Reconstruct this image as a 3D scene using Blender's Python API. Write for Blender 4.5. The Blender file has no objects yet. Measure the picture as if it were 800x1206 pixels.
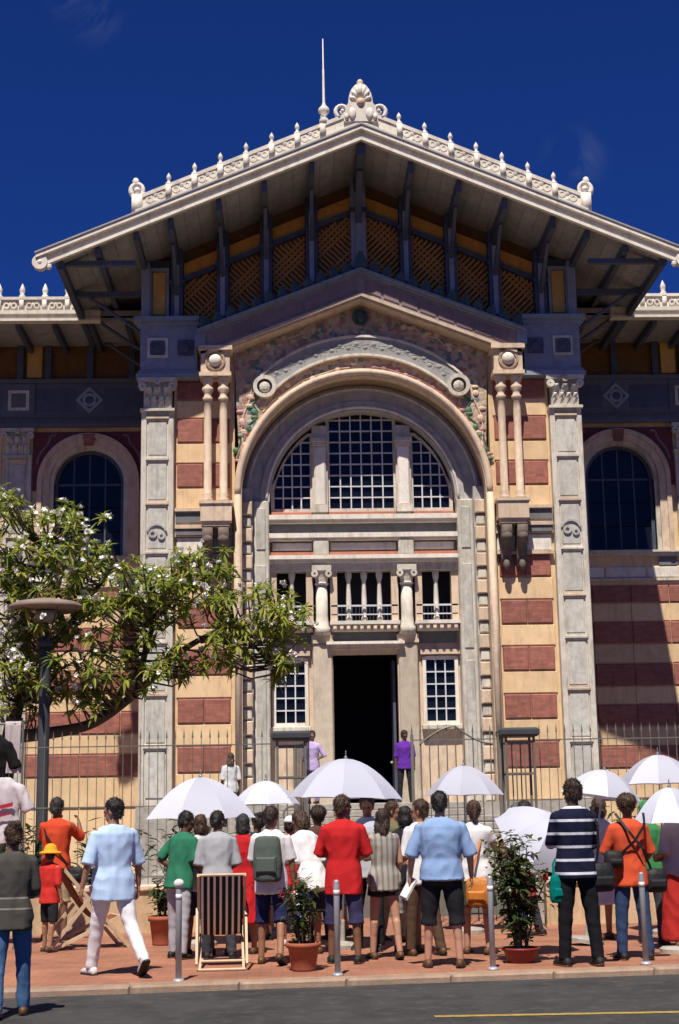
import bpy, bmesh, math, random
from math import sin, cos, pi, radians, sqrt, atan2, asin
from mathutils import Vector, Matrix, noise
random.seed(7)
S = bpy.context.scene
C = S.collection

# ------------------------------------------------------------------ camera, sky, sun, exposure
def make_camera():
    yaw, pitch, roll = radians(2.0), radians(11.44), radians(1.0)
    f = Vector((sin(yaw)*cos(pitch), cos(yaw)*cos(pitch), sin(pitch)))
    r0 = Vector((cos(yaw), -sin(yaw), 0)); u0 = r0.cross(f)
    r = r0*cos(roll)-u0*sin(roll); u = u0*cos(roll)+r0*sin(roll)
    cd = bpy.data.cameras.new('camera'); co = bpy.data.objects.new('camera', cd); C.objects.link(co)
    m = Matrix((r, u, -f)).transposed().to_4x4(); m.translation = Vector((0, 0, 1.64))
    co.matrix_world = m
    cd.sensor_fit = 'VERTICAL'; cd.sensor_height = 24; cd.lens = 24*1750/1206
    cd.clip_start = .1; cd.clip_end = 5000
    S.camera = co
make_camera()
SUN_TRAVEL = Vector((.12, .54, -1.0)).normalized()
def make_light():
    w = bpy.data.worlds.new("World"); S.world = w; w.use_nodes = True
    nt = w.node_tree; N = nt.nodes; L = nt.links; N.clear()
    out = N.new('ShaderNodeOutputWorld'); bg = N.new('ShaderNodeBackground'); L.new(bg.outputs[0], out.inputs[0])
    sky = N.new('ShaderNodeTexSky'); sky.sky_type = 'NISHITA'; sky.sun_disc = False
    to = -SUN_TRAVEL
    sky.sun_elevation = asin(to.z); sky.sun_rotation = atan2(to.x, to.y)
    sky.altitude = 0; sky.air_density = 1.0; sky.dust_density = 0.1; sky.ozone_density = 4.0
    tint = N.new('ShaderNodeMix'); tint.data_type = 'RGBA'; tint.blend_type = 'MULTIPLY'; tint.inputs[0].default_value = 1
    L.new(sky.outputs[0], tint.inputs[6]); tint.inputs[7].default_value = (.115, .295, .88, 1)   # polarised deep blue
    # two faint wisps of cirrus
    geo = N.new('ShaderNodeTexCoord')
    nz = N.new('ShaderNodeTexNoise'); nz.inputs['Scale'].default_value = 22; nz.inputs['Detail'].default_value = 6; nz.inputs['Roughness'].default_value = .6; nz.inputs['Distortion'].default_value = .6
    L.new(geo.outputs['Generated'], nz.inputs['Vector'])
    total = None
    for d, size in (((.1864, .8925, .4107), .027), ((-.1221, .8566, .5013), .03)):
        v = Vector(d).normalized()
        di = N.new('ShaderNodeVectorMath'); di.operation = 'DISTANCE'; L.new(geo.outputs['Generated'], di.inputs[0]); di.inputs[1].default_value = v
        mr = N.new('ShaderNodeMapRange'); mr.interpolation_type = 'SMOOTHSTEP'; L.new(di.outputs['Value'], mr.inputs[0])
        mr.inputs[1].default_value = size; mr.inputs[2].default_value = 0; mr.inputs[3].default_value = 0; mr.inputs[4].default_value = 1
        if total is None: total = mr.outputs[0]
        else:
            ad = N.new('ShaderNodeMath'); ad.operation = 'ADD'; L.new(total, ad.inputs[0]); L.new(mr.outputs[0], ad.inputs[1]); total = ad.outputs[0]
    r2 = N.new('ShaderNodeMapRange'); L.new(nz.outputs['Fac'], r2.inputs[0]); r2.inputs[1].default_value = .42; r2.inputs[2].default_value = .8
    mu = N.new('ShaderNodeMath'); mu.operation = 'MULTIPLY'; L.new(total, mu.inputs[0]); L.new(r2.outputs[0], mu.inputs[1])
    m2 = N.new('ShaderNodeMath'); m2.operation = 'MULTIPLY'; L.new(mu.outputs[0], m2.inputs[0]); m2.inputs[1].default_value = .6
    mix = N.new('ShaderNodeMix'); mix.data_type = 'RGBA'; L.new(m2.outputs[0], mix.inputs[0]); L.new(tint.outputs[2], mix.inputs[6]); mix.inputs[7].default_value = (3.2, 3.6, 5.2, 1)
    L.new(mix.outputs[2], bg.inputs[0]); bg.inputs[1].default_value = .05
    sl = bpy.data.lights.new('sun', 'SUN'); sl.energy = 5.0; sl.angle = radians(.5); sl.color = (1.0, .93, .82)
    so = bpy.data.objects.new('sun', sl); C.objects.link(so)
    so.rotation_euler = SUN_TRAVEL.to_track_quat('-Z', 'Y').to_euler(); so.location = (0, 0, 60)
    S.view_settings.view_transform = 'Standard'; S.view_settings.look = 'None'
    S.view_settings.exposure = .34; S.view_settings.gamma = 1; S.view_settings.use_curve_mapping = False
make_light()

# ------------------------------------------------------------------ materials
MATS = {}
def M(name, col, rough=.75, var=.14, scale=5, bump=0, bscale=30, metal=0, stain=None, stain_amt=.5, rnd=.1, spec=.35, stretch=(1, 1, 1)):
    if name in MATS: return MATS[name]
    m = bpy.data.materials.new(name); m.use_nodes = True; MATS[name] = m
    nt = m.node_tree; N = nt.nodes; L = nt.links; b = N['Principled BSDF']
    tc = N.new('ShaderNodeTexCoord'); mp = N.new('ShaderNodeMapping'); mp.inputs['Scale'].default_value = stretch
    L.new(tc.outputs['Object'], mp.inputs[0])
    nz = N.new('ShaderNodeTexNoise'); nz.inputs['Scale'].default_value = scale; nz.inputs['Detail'].default_value = 5; nz.inputs['Roughness'].default_value = .65
    L.new(mp.outputs[0], nz.inputs['Vector'])
    mr = N.new('ShaderNodeMapRange'); L.new(nz.outputs['Fac'], mr.inputs[0]); mr.inputs[1].default_value = .3; mr.inputs[2].default_value = .7
    mr.inputs[3].default_value = 1-var; mr.inputs[4].default_value = 1+var
    oi = N.new('ShaderNodeObjectInfo'); mr2 = N.new('ShaderNodeMapRange'); L.new(oi.outputs['Random'], mr2.inputs[0])
    mr2.inputs[3].default_value = 1-rnd; mr2.inputs[4].default_value = 1+rnd
    mu = N.new('ShaderNodeMath'); mu.operation = 'MULTIPLY'; L.new(mr.outputs[0], mu.inputs[0]); L.new(mr2.outputs[0], mu.inputs[1])
    sc = N.new('ShaderNodeVectorMath'); sc.operation = 'SCALE'; sc.inputs[0].default_value = col[:3]; L.new(mu.outputs[0], sc.inputs['Scale'])
    colout = sc.outputs[0]
    if stain:
        m3 = N.new('ShaderNodeMapping'); m3.inputs['Scale'].default_value = (2.2, 2.2, .45); L.new(tc.outputs['Object'], m3.inputs[0])
        n3 = N.new('ShaderNodeTexNoise'); n3.inputs['Scale'].default_value = 2.2; n3.inputs['Detail'].default_value = 7; n3.inputs['Roughness'].default_value = .7
        L.new(m3.outputs[0], n3.inputs['Vector'])
        r3 = N.new('ShaderNodeMapRange'); L.new(n3.outputs['Fac'], r3.inputs[0]); r3.inputs[1].default_value = .5; r3.inputs[2].default_value = .72; r3.inputs[4].default_value = stain_amt
        mx = N.new('ShaderNodeMix'); mx.data_type = 'RGBA'; L.new(r3.outputs[0], mx.inputs[0]); L.new(colout, mx.inputs[6]); mx.inputs[7].default_value = (*stain, 1)
        colout = mx.outputs[2]
    L.new(colout, b.inputs['Base Color'])
    b.inputs['Roughness'].default_value = rough; b.inputs['Metallic'].default_value = metal; b.inputs['Specular IOR Level'].default_value = spec
    if bump:
        bn = N.new('ShaderNodeTexNoise'); bn.inputs['Scale'].default_value = bscale; bn.inputs['Detail'].default_value = 4; L.new(mp.outputs[0], bn.inputs['Vector'])
        bp = N.new('ShaderNodeBump'); bp.inputs['Strength'].default_value = bump; bp.inputs['Distance'].default_value = .02
        L.new(bn.outputs['Fac'], bp.inputs['Height']); L.new(bp.outputs[0], b.inputs['Normal'])
    return m

GRIME = (.12, .11, .10)
cream = M('cream render', (.72, .51, .30), .85, .12, 3, .2, 40, stain=(.42, .29, .17), stain_amt=.6)
redpan = M('red glazed brick', (.33, .122, .088), .6, .2, 6, .2, 50, stain=(.14, .05, .05), stain_amt=.5)
stone = M('pale grey iron stone', (.60, .55, .47), .7, .16, 4, .25, 35, stain=(.24, .20, .15), stain_amt=.85)
stone2 = M('panel glaze grey', (.52, .50, .45), .6, .2, 6, .2, 60, stain=(.26, .23, .18), stain_amt=.75)
bluegrey = M('blue grey painted iron', (.26, .29, .36), .6, .15, 5, .1, 40, stain=(.10, .11, .14), stain_amt=.4)
palegrey = M('warm grey relief', (.31,.30,.28), .7, .15, 6, .2, 40, stain=(.2,.2,.2))
shaded = M('slate grey painted iron', (.12,.13,.155), .6, .15, 5, .1, 40)  # blue grey iron darkened: shade on the wing frieze put into the colour
darkblue = M('dark blue painted iron', (.075, .085, .13), .55, .2, 5, .1, 40)
warmstone = M('warm cream moulding', (.64, .49, .36), .7, .14, 5, .2, 40, stain=(.27, .21, .16), stain_amt=.7)
whitestone = M('white painted trim', (.74, .68, .60), .65, .12, 6, .2, 30, stain=(.33, .27, .20), stain_amt=.55)
ochre = M('ochre painted panel', (.68, .30, .05), .7, .15, 4, .1, 30, stain=(.26, .10, .03))
brownlat = M('brown lattice', (.42, .19, .05), .7, .2, 8)
brownback = M('brown timber backing', (.15, .07, .025), .8, .2, 5)
yellowpan = M('yellow ochre panel', (.62, .36, .10), .7, .12, 4, .1, 30, stain=(.36, .2, .06))
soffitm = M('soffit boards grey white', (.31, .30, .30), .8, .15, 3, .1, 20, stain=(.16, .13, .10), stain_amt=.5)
teal = M('dark teal glazed crest', (.05, .09, .105), .45, .3, 9)
pinkgrey = M('pinkish grey frieze', (.27, .215, .21), .7, .16, 5, .2, 40, stain=(.13, .1, .1))
pinkgrey2 = M('pinkish grey frieze inset', (.24, .165, .165), .7, .16, 5, .2, 40)
greystone = M('weathered grey archivolt', (.46, .44, .42), .75, .18, 5, .25, 35, stain=(.18, .17, .16), stain_amt=.6)
brickline = M('brick red sill', (.42, .16, .10), .75, .2, 7, .1)
darkband = M('dark grey band', (.16, .16, .16), .6, .15, 5)
glassm = M('dark window glass', (.006, .008, .014), .1, .1, 2, rnd=.3, spec=.28)
barw = M('white glazing bar', (.60, .60, .62), .55, .1, 8)
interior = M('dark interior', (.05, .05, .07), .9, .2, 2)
roofm = M('roof sheet metal grey', (.30, .29, .28), .5, .15, 2, .1)
pale_trim = M('white bargeboard paint', (.72, .66, .57), .6, .1, 6, .2, 30, stain=(.38, .30, .22), stain_amt=.6)
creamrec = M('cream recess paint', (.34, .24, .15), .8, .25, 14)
plinthm = M('plinth basalt stone', (.36, .33, .29), .85, .2, 5, .3, 25, stain=GRIME)
beige = M('beige stone', (.52,.44,.34), .75, .14, 4, .2, 35, stain=(.25,.2,.15), stain_amt=.5)
tanmould = M('tan moulding', (.55,.44,.33), .7, .15, 6, .2, 30, stain=(.25,.19,.14), stain_amt=.5)
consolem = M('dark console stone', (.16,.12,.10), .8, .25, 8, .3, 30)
redpaint = M('dark oxblood paint', (.15, .03, .035), .6, .2, 5)

def brick_courses(m, rowh, bw):
    nt = m.node_tree; N = nt.nodes; L = nt.links; b = N['Principled BSDF']; src = b.inputs['Base Color'].links[0].from_socket
    tc = N.new('ShaderNodeTexCoord'); sp = N.new('ShaderNodeSeparateXYZ'); L.new(tc.outputs['Object'], sp.inputs[0]); cb = N.new('ShaderNodeCombineXYZ'); L.new(sp.outputs[0], cb.inputs[0]); L.new(sp.outputs[2], cb.inputs[1])
    br = N.new('ShaderNodeTexBrick'); L.new(cb.outputs[0], br.inputs['Vector']); br.inputs['Scale'].default_value = 1; br.inputs['Brick Width'].default_value = bw; br.inputs['Row Height'].default_value = rowh; br.inputs['Mortar Size'].default_value = .008; br.inputs['Mortar Smooth'].default_value = .3
    br.inputs['Color1'].default_value = (1.12,1.12,1.12,1); br.inputs['Color2'].default_value = (.80,.80,.80,1); br.inputs['Mortar'].default_value = (.9,.95,1,1)
    mx = N.new('ShaderNodeMix'); mx.data_type = 'RGBA'; mx.blend_type = 'MULTIPLY'; mx.inputs[0].default_value = 1; L.new(src, mx.inputs[6]); L.new(br.outputs['Color'], mx.inputs[7]); L.new(mx.outputs[2], b.inputs['Base Color'])
brick_courses(redpan, .075, .24)
def mosaic_mat():
    m = bpy.data.materials.new('floral mosaic'); m.use_nodes = True; nt = m.node_tree; N = nt.nodes; L = nt.links; b = N['Principled BSDF']
    tc = N.new('ShaderNodeTexCoord')
    vo = N.new('ShaderNodeTexVoronoi'); vo.inputs['Scale'].default_value = 9; L.new(tc.outputs['Object'], vo.inputs['Vector'])
    cr = N.new('ShaderNodeValToRGB'); sep = N.new('ShaderNodeSeparateColor'); L.new(vo.outputs['Color'], sep.inputs[0]); L.new(sep.outputs[0], cr.inputs[0])
    cr.color_ramp.interpolation = 'CONSTANT'
    cols = [(0, (.44, .32, .22)), (.35, (.33, .25, .18)), (.55, (.5, .38, .27)), (.72, (.16, .20, .13)), (.82, (.36, .16, .14)), (.9, (.5, .45, .38)), (.95, (.12, .16, .2))]
    e = cr.color_ramp.elements
    e[0].position = 0; e[0].color = (*cols[0][1], 1); e[1].position = cols[1][0]; e[1].color = (*cols[1][1], 1)
    for p, c in cols[2:]:
        k = e.new(p); k.color = (*c, 1)
    v2 = N.new('ShaderNodeTexVoronoi'); v2.feature = 'DISTANCE_TO_EDGE'; v2.inputs['Scale'].default_value = 9; L.new(tc.outputs['Object'], v2.inputs['Vector'])
    bp = N.new('ShaderNodeBump'); bp.inputs['Strength'].default_value = .5; bp.inputs['Distance'].default_value = .03; L.new(v2.outputs[0], bp.inputs['Height']); L.new(bp.outputs[0], b.inputs['Normal'])
    L.new(cr.outputs[0], b.inputs['Base Color']); b.inputs['Roughness'].default_value = .55
    return m
mosaic = mosaic_mat()

# ------------------------------------------------------------------ mesh helpers
class MB:
    def __init__(s): s.v = []; s.f = []
    def add(s, vs, fs):
        o = len(s.v); s.v += [tuple(p) for p in vs]; s.f += [tuple(i+o for i in f) for f in fs]; return s
    def box(s, x0, x1, y0, y1, z0, z1):
        return s.add([(x0,y0,z0),(x1,y0,z0),(x1,y1,z0),(x0,y1,z0),(x0,y0,z1),(x1,y0,z1),(x1,y1,z1),(x0,y1,z1)],
                     [(0,3,2,1),(4,5,6,7),(0,1,5,4),(1,2,6,5),(2,3,7,6),(3,0,4,7)])
    def cbox(s, x0, x1, y0, y1, z0, z1, c=.015):   # box with its front (-y) edges chamfered
        return s.add([(x0,y1,z0),(x1,y1,z0),(x1,y1,z1),(x0,y1,z1),(x0,y0+c,z0),(x1,y0+c,z0),(x1,y0+c,z1),(x0,y0+c,z1),
                      (x0+c,y0,z0+c),(x1-c,y0,z0+c),(x1-c,y0,z1-c),(x0+c,y0,z1-c)],
                     [(0,3,2,1),(0,1,5,4),(1,2,6,5),(2,3,7,6),(3,0,4,7),(4,5,9,8),(5,6,10,9),(6,7,11,10),(7,4,8,11),(8,9,10,11)])
    def prism(s, poly, y0, y1):                    # polygon in x,z pushed along y
        n = len(poly)
        return s.add([(x,y0,z) for x,z in poly]+[(x,y1,z) for x,z in poly],
                     [tuple(range(n)), tuple(range(2*n-1,n-1,-1))]+[(i,i+n,(i+1)%n+n,(i+1)%n) for i in range(n)])
    def arc(s, cx, cz, r0, r1, y0, y1, a0=0, a1=pi, n=36):
        vs = []; fs = []
        for i in range(n+1):
            a = a0+(a1-a0)*i/n; c, d = cos(a), sin(a)
            vs += [(cx+r0*c,y0,cz+r0*d),(cx+r1*c,y0,cz+r1*d),(cx+r1*c,y1,cz+r1*d),(cx+r0*c,y1,cz+r0*d)]
        for i in range(n):
            k = 4*i
            for j in range(4): fs.append((k+j,k+(j+1)%4,k+4+(j+1)%4,k+4+j))
        fs += [(3,2,1,0),(4*n,4*n+1,4*n+2,4*n+3)]
        return s.add(vs, fs)
    def arc_round(s, cx, cz, r, t, yc, a0=0, a1=pi, n=40, m=8):   # half-round moulding along an arc
        pts = [(cx+r*cos(a0+(a1-a0)*i/n), yc, cz+r*sin(a0+(a1-a0)*i/n)) for i in range(n+1)]
        return s.tube(pts, t, m)
    def lathe(s, prof, cx=0, cy=0, cz=0, n=16):     # prof: (r,z)
        vs = []; fs = []
        for r, z in prof:
            for i in range(n):
                a = 2*pi*i/n; vs.append((cx+r*cos(a), cy+r*sin(a), cz+z))
        for k in range(len(prof)-1):
            for i in range(n):
                j = (i+1)%n; fs.append((k*n+i,k*n+j,(k+1)*n+j,(k+1)*n+i))
        fs.append(tuple(range(n-1,-1,-1))); fs.append(tuple(range((len(prof)-1)*n,len(prof)*n)))
        return s.add(vs, fs)
    def tube(s, pts, r, n=8, closed=False):
        pts = [Vector(p) for p in pts]; rs = r if isinstance(r, (list, tuple)) else [r]*len(pts)
        vs = []; fs = []; prev = None
        for i, p in enumerate(pts):
            if closed: t = pts[(i+1)%len(pts)]-pts[i-1]
            else: t = pts[min(i+1,len(pts)-1)]-pts[max(i-1,0)]
            t.normalize()
            if prev is None:
                prev = Vector((0,0,1)).cross(t)
                if prev.length < .1: prev = Vector((1,0,0)).cross(t)
            a = (prev-t*prev.dot(t)).normalized(); prev = a; b = t.cross(a)
            for k in range(n):
                g = 2*pi*k/n; vs.append(p+(a*cos(g)+b*sin(g))*rs[i])
        m = len(pts)
        for i in range(m if closed else m-1):
            i2 = (i+1)%m
            for k in range(n):
                k2 = (k+1)%n; fs.append((i*n+k,i*n+k2,i2*n+k2,i2*n+k))
        if not closed: fs.append(tuple(range(n-1,-1,-1))); fs.append(tuple(range((m-1)*n,m*n)))
        return s.add(vs, fs)
    def ball(s, c, rx, ry=None, rz=None, n=10, m=6):
        ry = ry or rx; rz = rz or rx; vs = [(c[0],c[1],c[2]-rz)]; fs = []
        for k in range(1, m):
            t = -pi/2+pi*k/m
            for i in range(n):
                a = 2*pi*i/n; vs.append((c[0]+rx*cos(t)*cos(a), c[1]+ry*cos(t)*sin(a), c[2]+rz*sin(t)))
        vs.append((c[0],c[1],c[2]+rz)); top = len(vs)-1
        for i in range(n): fs.append((0, 1+(i+1)%n, 1+i)); fs.append((top, top-n+i, top-n+(i+1)%n))
        for k in range(m-2):
            for i in range(n): fs.append((1+k*n+i, 1+k*n+(i+1)%n, 1+(k+1)*n+(i+1)%n, 1+(k+1)*n+i))
        return s.add(vs, fs)
    def mesh(s, name, mat, smooth=False):
        me = bpy.data.meshes.new(name); me.from_pydata([tuple(p) for p in s.v], [], s.f)
        if mat: me.materials.append(mat)
        bm = bmesh.new(); bm.from_mesh(me); bmesh.ops.recalc_face_normals(bm, faces=bm.faces); bm.to_mesh(me); bm.free()
        if smooth: me.polygons.foreach_set('use_smooth', [True]*len(me.polygons))
        return me
    def build(s, name, mat, parent=None, smooth=False, loc=None, rot=None):
        return put(name, s.mesh(name, mat, smooth), parent, loc, rot)
def put(name, me, parent=None, loc=None, rot=None, scale=None):
    o = bpy.data.objects.new(name, me); C.objects.link(o)
    if parent: o.parent = parent
    if loc is not None: o.location = loc
    if rot is not None: o.rotation_euler = rot
    if scale is not None: o.scale = scale
    return o
def thing(name, label, cat, loc=(0,0,0), rz=0, group=None):
    o = bpy.data.objects.new(name, None); C.objects.link(o); o.location = loc; o.rotation_euler = (0,0,rz)
    o.empty_display_size = .2; o['label'] = label; o['category'] = cat
    if group: o['group'] = group
    return o
def tag(o, label, cat, group=None):
    o['label'] = label; o['category'] = cat
    if group: o['group'] = group
    return o
def copy_tree(o, parent=None):
    c = o.copy(); C.objects.link(c)
    if parent: c.parent = parent
    for ch in list(o.children): copy_tree(ch, c)
    return c
def structure(o): o['kind'] = 'structure'; return o

# ------------------------------------------------------------------ ground, road, pavement
def kerb_y(x): return 14.36+.125*x
RZ = .06
asph = M('asphalt', (.052, .050, .049), .9, .35, 1.4, .6, 120, stain=(.10, .093, .085), stain_amt=.7)
def road_mats():
    m = bpy.data.materials.new('red pavement brick'); m.use_nodes = True; nt = m.node_tree; N = nt.nodes; L = nt.links; b = N['Principled BSDF']
    tc = N.new('ShaderNodeTexCoord'); br = N.new('ShaderNodeTexBrick'); L.new(tc.outputs['Object'], br.inputs['Vector'])
    br.inputs['Scale'].default_value = 1; br.inputs['Brick Width'].default_value = .22; br.inputs['Row Height'].default_value = .11; br.inputs['Mortar Size'].default_value = .006
    br.inputs['Color1'].default_value = (.37, .155, .085, 1); br.inputs['Color2'].default_value = (.30, .12, .068, 1); br.inputs['Mortar'].default_value = (.2, .12, .09, 1)
    nz = N.new('ShaderNodeTexNoise'); nz.inputs['Scale'].default_value = 1.3; nz.inputs['Detail'].default_value = 6; L.new(tc.outputs['Object'], nz.inputs['Vector'])
    mr = N.new('ShaderNodeMapRange'); L.new(nz.outputs['Fac'], mr.inputs[0]); mr.inputs[1].default_value = .3; mr.inputs[2].default_value = .7; mr.inputs[3].default_value = .75; mr.inputs[4].default_value = 1.2
    sc = N.new('ShaderNodeVectorMath'); sc.operation = 'SCALE'; L.new(br.outputs['Color'], sc.inputs[0]); L.new(mr.outputs[0], sc.inputs['Scale']); L.new(sc.outputs[0], b.inputs['Base Color'])
    bp = N.new('ShaderNodeBump'); bp.inputs['Strength'].default_value = .4; bp.inputs['Distance'].default_value = .004; bp.invert = True; L.new(br.outputs['Fac'], bp.inputs['Height']); L.new(bp.outputs[0], b.inputs['Normal'])
    b.inputs['Roughness'].default_value = .85
    return m
pavem = road_mats()
earth = M('dark earth and asphalt', (.045, .04, .035), .95, .3, .5, .3, 8)
gravelm = M('forecourt paving dark', (.10, .085, .068), .95, .25, 12, .5, 80)
kerbm = M('kerb sandstone', (.33, .225, .16), .85, .2, 6, .3, 50, stain=(.16, .13, .1))
yellowline = M('yellow road paint', (.34, .24, .06), .8, .35, 14, .2, 60)
structure(MB().add([(-1500,-600,-.03),(1500,-600,-.03),(1500,2400,-.03),(-1500,2400,-.03)], [(0,1,2,3)]).build('ground', earth))
structure(MB().add([(-60,-6,RZ),(60,-6,RZ),(60,kerb_y(60)-.02,RZ),(-60,kerb_y(-60)-.02,RZ)], [(0,1,2,3)]).build('road', asph))
structure(MB().add([(1.1,12.12,RZ+.004),(9,11.9,RZ+.004),(9,12.0,RZ+.004),(1.1,12.22,RZ+.004)], [(0,1,2,3)]).build('road_marking', yellowline))
ang = math.atan(.125)
pv = structure(MB().add([(-60,kerb_y(-60)+.2,.125),(60,kerb_y(60)+.2,.125),(60,24,.125),(-60,20.9,.125)], [(0,1,2,3)]).build('pavement', pavem))
ks = MB().cbox(-.499,.499,0,.24,-.02,.128,.02).mesh('kerb_stone', kerbm)
for i in range(-9, 12):
    put('kerb_stone', ks, pv, (i*cos(ang), kerb_y(i*cos(ang))-.02+random.uniform(-.004,.004), random.uniform(-.003,.003)), (0,0,ang))
structure(MB().add([(-60,20.92,.121),(60,20.92,.121),(60,52,.121),(-60,52,.121)], [(0,1,2,3)]).build('forecourt', gravelm))

# ------------------------------------------------------------------ the library
lib = thing('library_building', 'ornate iron framed library with striped walls, great arched portal and gabled roof', 'building', (1.93, 37, 0))
F0 = 1.85                         # portal floor level
SL = .42                          # roof slope
SH = 0.0                          # depth offset applied to the parts of the arched screen
def part(name, mb, mat, smooth=False, parent=None):
    if SH: mb.v = [(x, y+SH, z) for x, y, z in mb.v]
    return mb.build(name, mat, parent or lib, smooth)

# --- plinth and stairs
part('plinth', MB().box(-5.72,-2.3,-.12,4.4,0,F0).box(2.3,5.72,-.12,4.4,0,F0).box(-2.3,2.3,.2,4.4,0,F0), plinthm)
for k in range(11):
    z1 = F0-.157*k; w = 2.2+.3*k; d = -2.0-.3*k
    part('stair_step', MB().cbox(-w, w, d, .2 if k == 0 else -.12, (z1-.157) if k < 10 else .1, z1-.003*(k>0), .02), plinthm)
# --- masses behind the face
part('side_wall', MB().box(-5.62,-5.2,.35,16,F0,14.9), cream); part('side_wall', MB().box(5.2,5.62,.35,16,F0,14.9), cream)
part('rear_wall', MB().box(-5.6,5.6,15.6,16,F0,16.2), cream)

# --- pilasters of the pavilion
jz = [11.65,10.56,9.4,8.14,6.94,5.87,4.57,3.29,F0+.1]
def capital(parent, u, v, z, w, h):
    mb = MB(); hw = w/2
    n = 8
    mb.box(u-hw*.86,u+hw*.86,v-.02,v+.5,z,z+h*.86)
    mb.box(u-hw*1.18,u+hw*1.18,v-.16,v+.5,z+h*.86,z+h)                      # abacus
    mb.box(u-hw*1.06,u+hw*1.06,v-.1,v+.5,z-.07,z)                           # astragal
    for row, (zz, hh, cnt, out) in enumerate(((z,.42*h,4,.10),(z+.30*h,.40*h,3,.15))):
        for i in range(cnt):
            x = u-hw*.86+(i+.5)*w*.86/cnt; lw = w*.86/cnt*.46
            mb.add([(x-lw,v-.02,zz),(x+lw,v-.02,zz),(x+lw,v-.06,zz+hh*.6),(x,v-.05-out*.5,zz+hh*.6),(x-lw,v-.06,zz+hh*.6),(x+lw*.6,v-out,zz+hh),(x-lw*.6,v-out,zz+hh),(x,v-out-.05,zz+hh*.84)],
                   [(0,1,2,3),(0,3,4),(3,2,5,7),(4,3,7,6),(7,5,6)])
    for sx in (-1,1):                                                        # volutes
        mb.arc(u+sx*hw*.92, z+h*.72, .02, h*.13, v-.16, v-.02, 0, 2*pi, 14)
    mb.arc(u, z+h*.86, .02, h*.10, v-.2, v-.05, 0, 2*pi, 12)
    return part('capital', mb, stone, parent=parent)
def pilaster(u, v, w, top, joints, base, deep=.55):
    hw = w/2
    p = part('pilaster', MB().box(u-hw,u+hw,v+.05,v+deep,base,top), stone)
    fr = MB()
    for sx in (-1,1): fr.cbox(u+sx*(hw-.07)-.07,u+sx*(hw-.07)+.07,v,v+.06,base,top,.012)
    part('edge_strip', fr, stone, parent=p)
    for i, z in enumerate(joints[:-1]):
        cb = MB().cbox(u-hw+.145,u+hw-.145,v+.005,v+.055,z-.08,z+.08,.01).cbox(u-hw+.12,u+hw-.12,v-.025,v+.01,z-.035,z+.035,.01)
        part('cross_moulding', cb, stone if i % 2 else tanmould, parent=p)
        z0 = joints[i+1]+.11; z1 = z-.11
        part('inset_panel', MB().cbox(u-hw+.18,u+hw-.18,v+.025,v+.055,z0,z1,.012), stone2, parent=p)
    # scroll ornament
    orn = MB().arc(u-.1, 8.62, .05, .11, v-.02, v+.03, 0, 2*pi, 14).arc(u+.12, 8.56, .04, .09, v-.02, v+.03, 0, 2*pi, 14).arc(u, 8.62, .22, .27, v-.02, v+.03, .3, pi-.3, 12)
    part('scroll_ornament', orn, greystone, parent=p)
    return p
for sx in (-1, 1):
    p = pilaster(sx*5.265, 0, .83, 11.85, jz, F0)
    capital(p, sx*5.265, 0, 11.88, .83, .8)
    # entablature block over the capital
    e = part('entablature_block', MB().box(min(sx*4.25,sx*5.72),max(sx*4.25,sx*5.72),-.04,.5,12.7,14.25), bluegrey)
    for z0, z1, o in ((12.68,12.8,.10),(12.8,12.88,.05),(14.1,14.2,.08),(14.2,14.32,.16)):
        part('moulding', MB().box(min(sx*4.2,sx*(5.72+o)),max(sx*4.2,sx*(5.72+o)),-.04-o,.46,z0,z1-.004), bluegrey, parent=e)
    for uc, w in ((5.27,.52),(4.55,.40)):
        part('square_panel', MB().arc(sx*uc,13.5,w*.55,w*.72,-.075,-.035,pi/4,2*pi+pi/4,4), stone if uc > 5 else darkblue, parent=e)
        part('rosette', MB().ball((sx*uc,-.04,13.5),.15,.06,.15,12,6).arc(sx*uc,13.5,.17,.22,-.07,-.03,0,2*pi,16), darkblue, parent=e)

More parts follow.
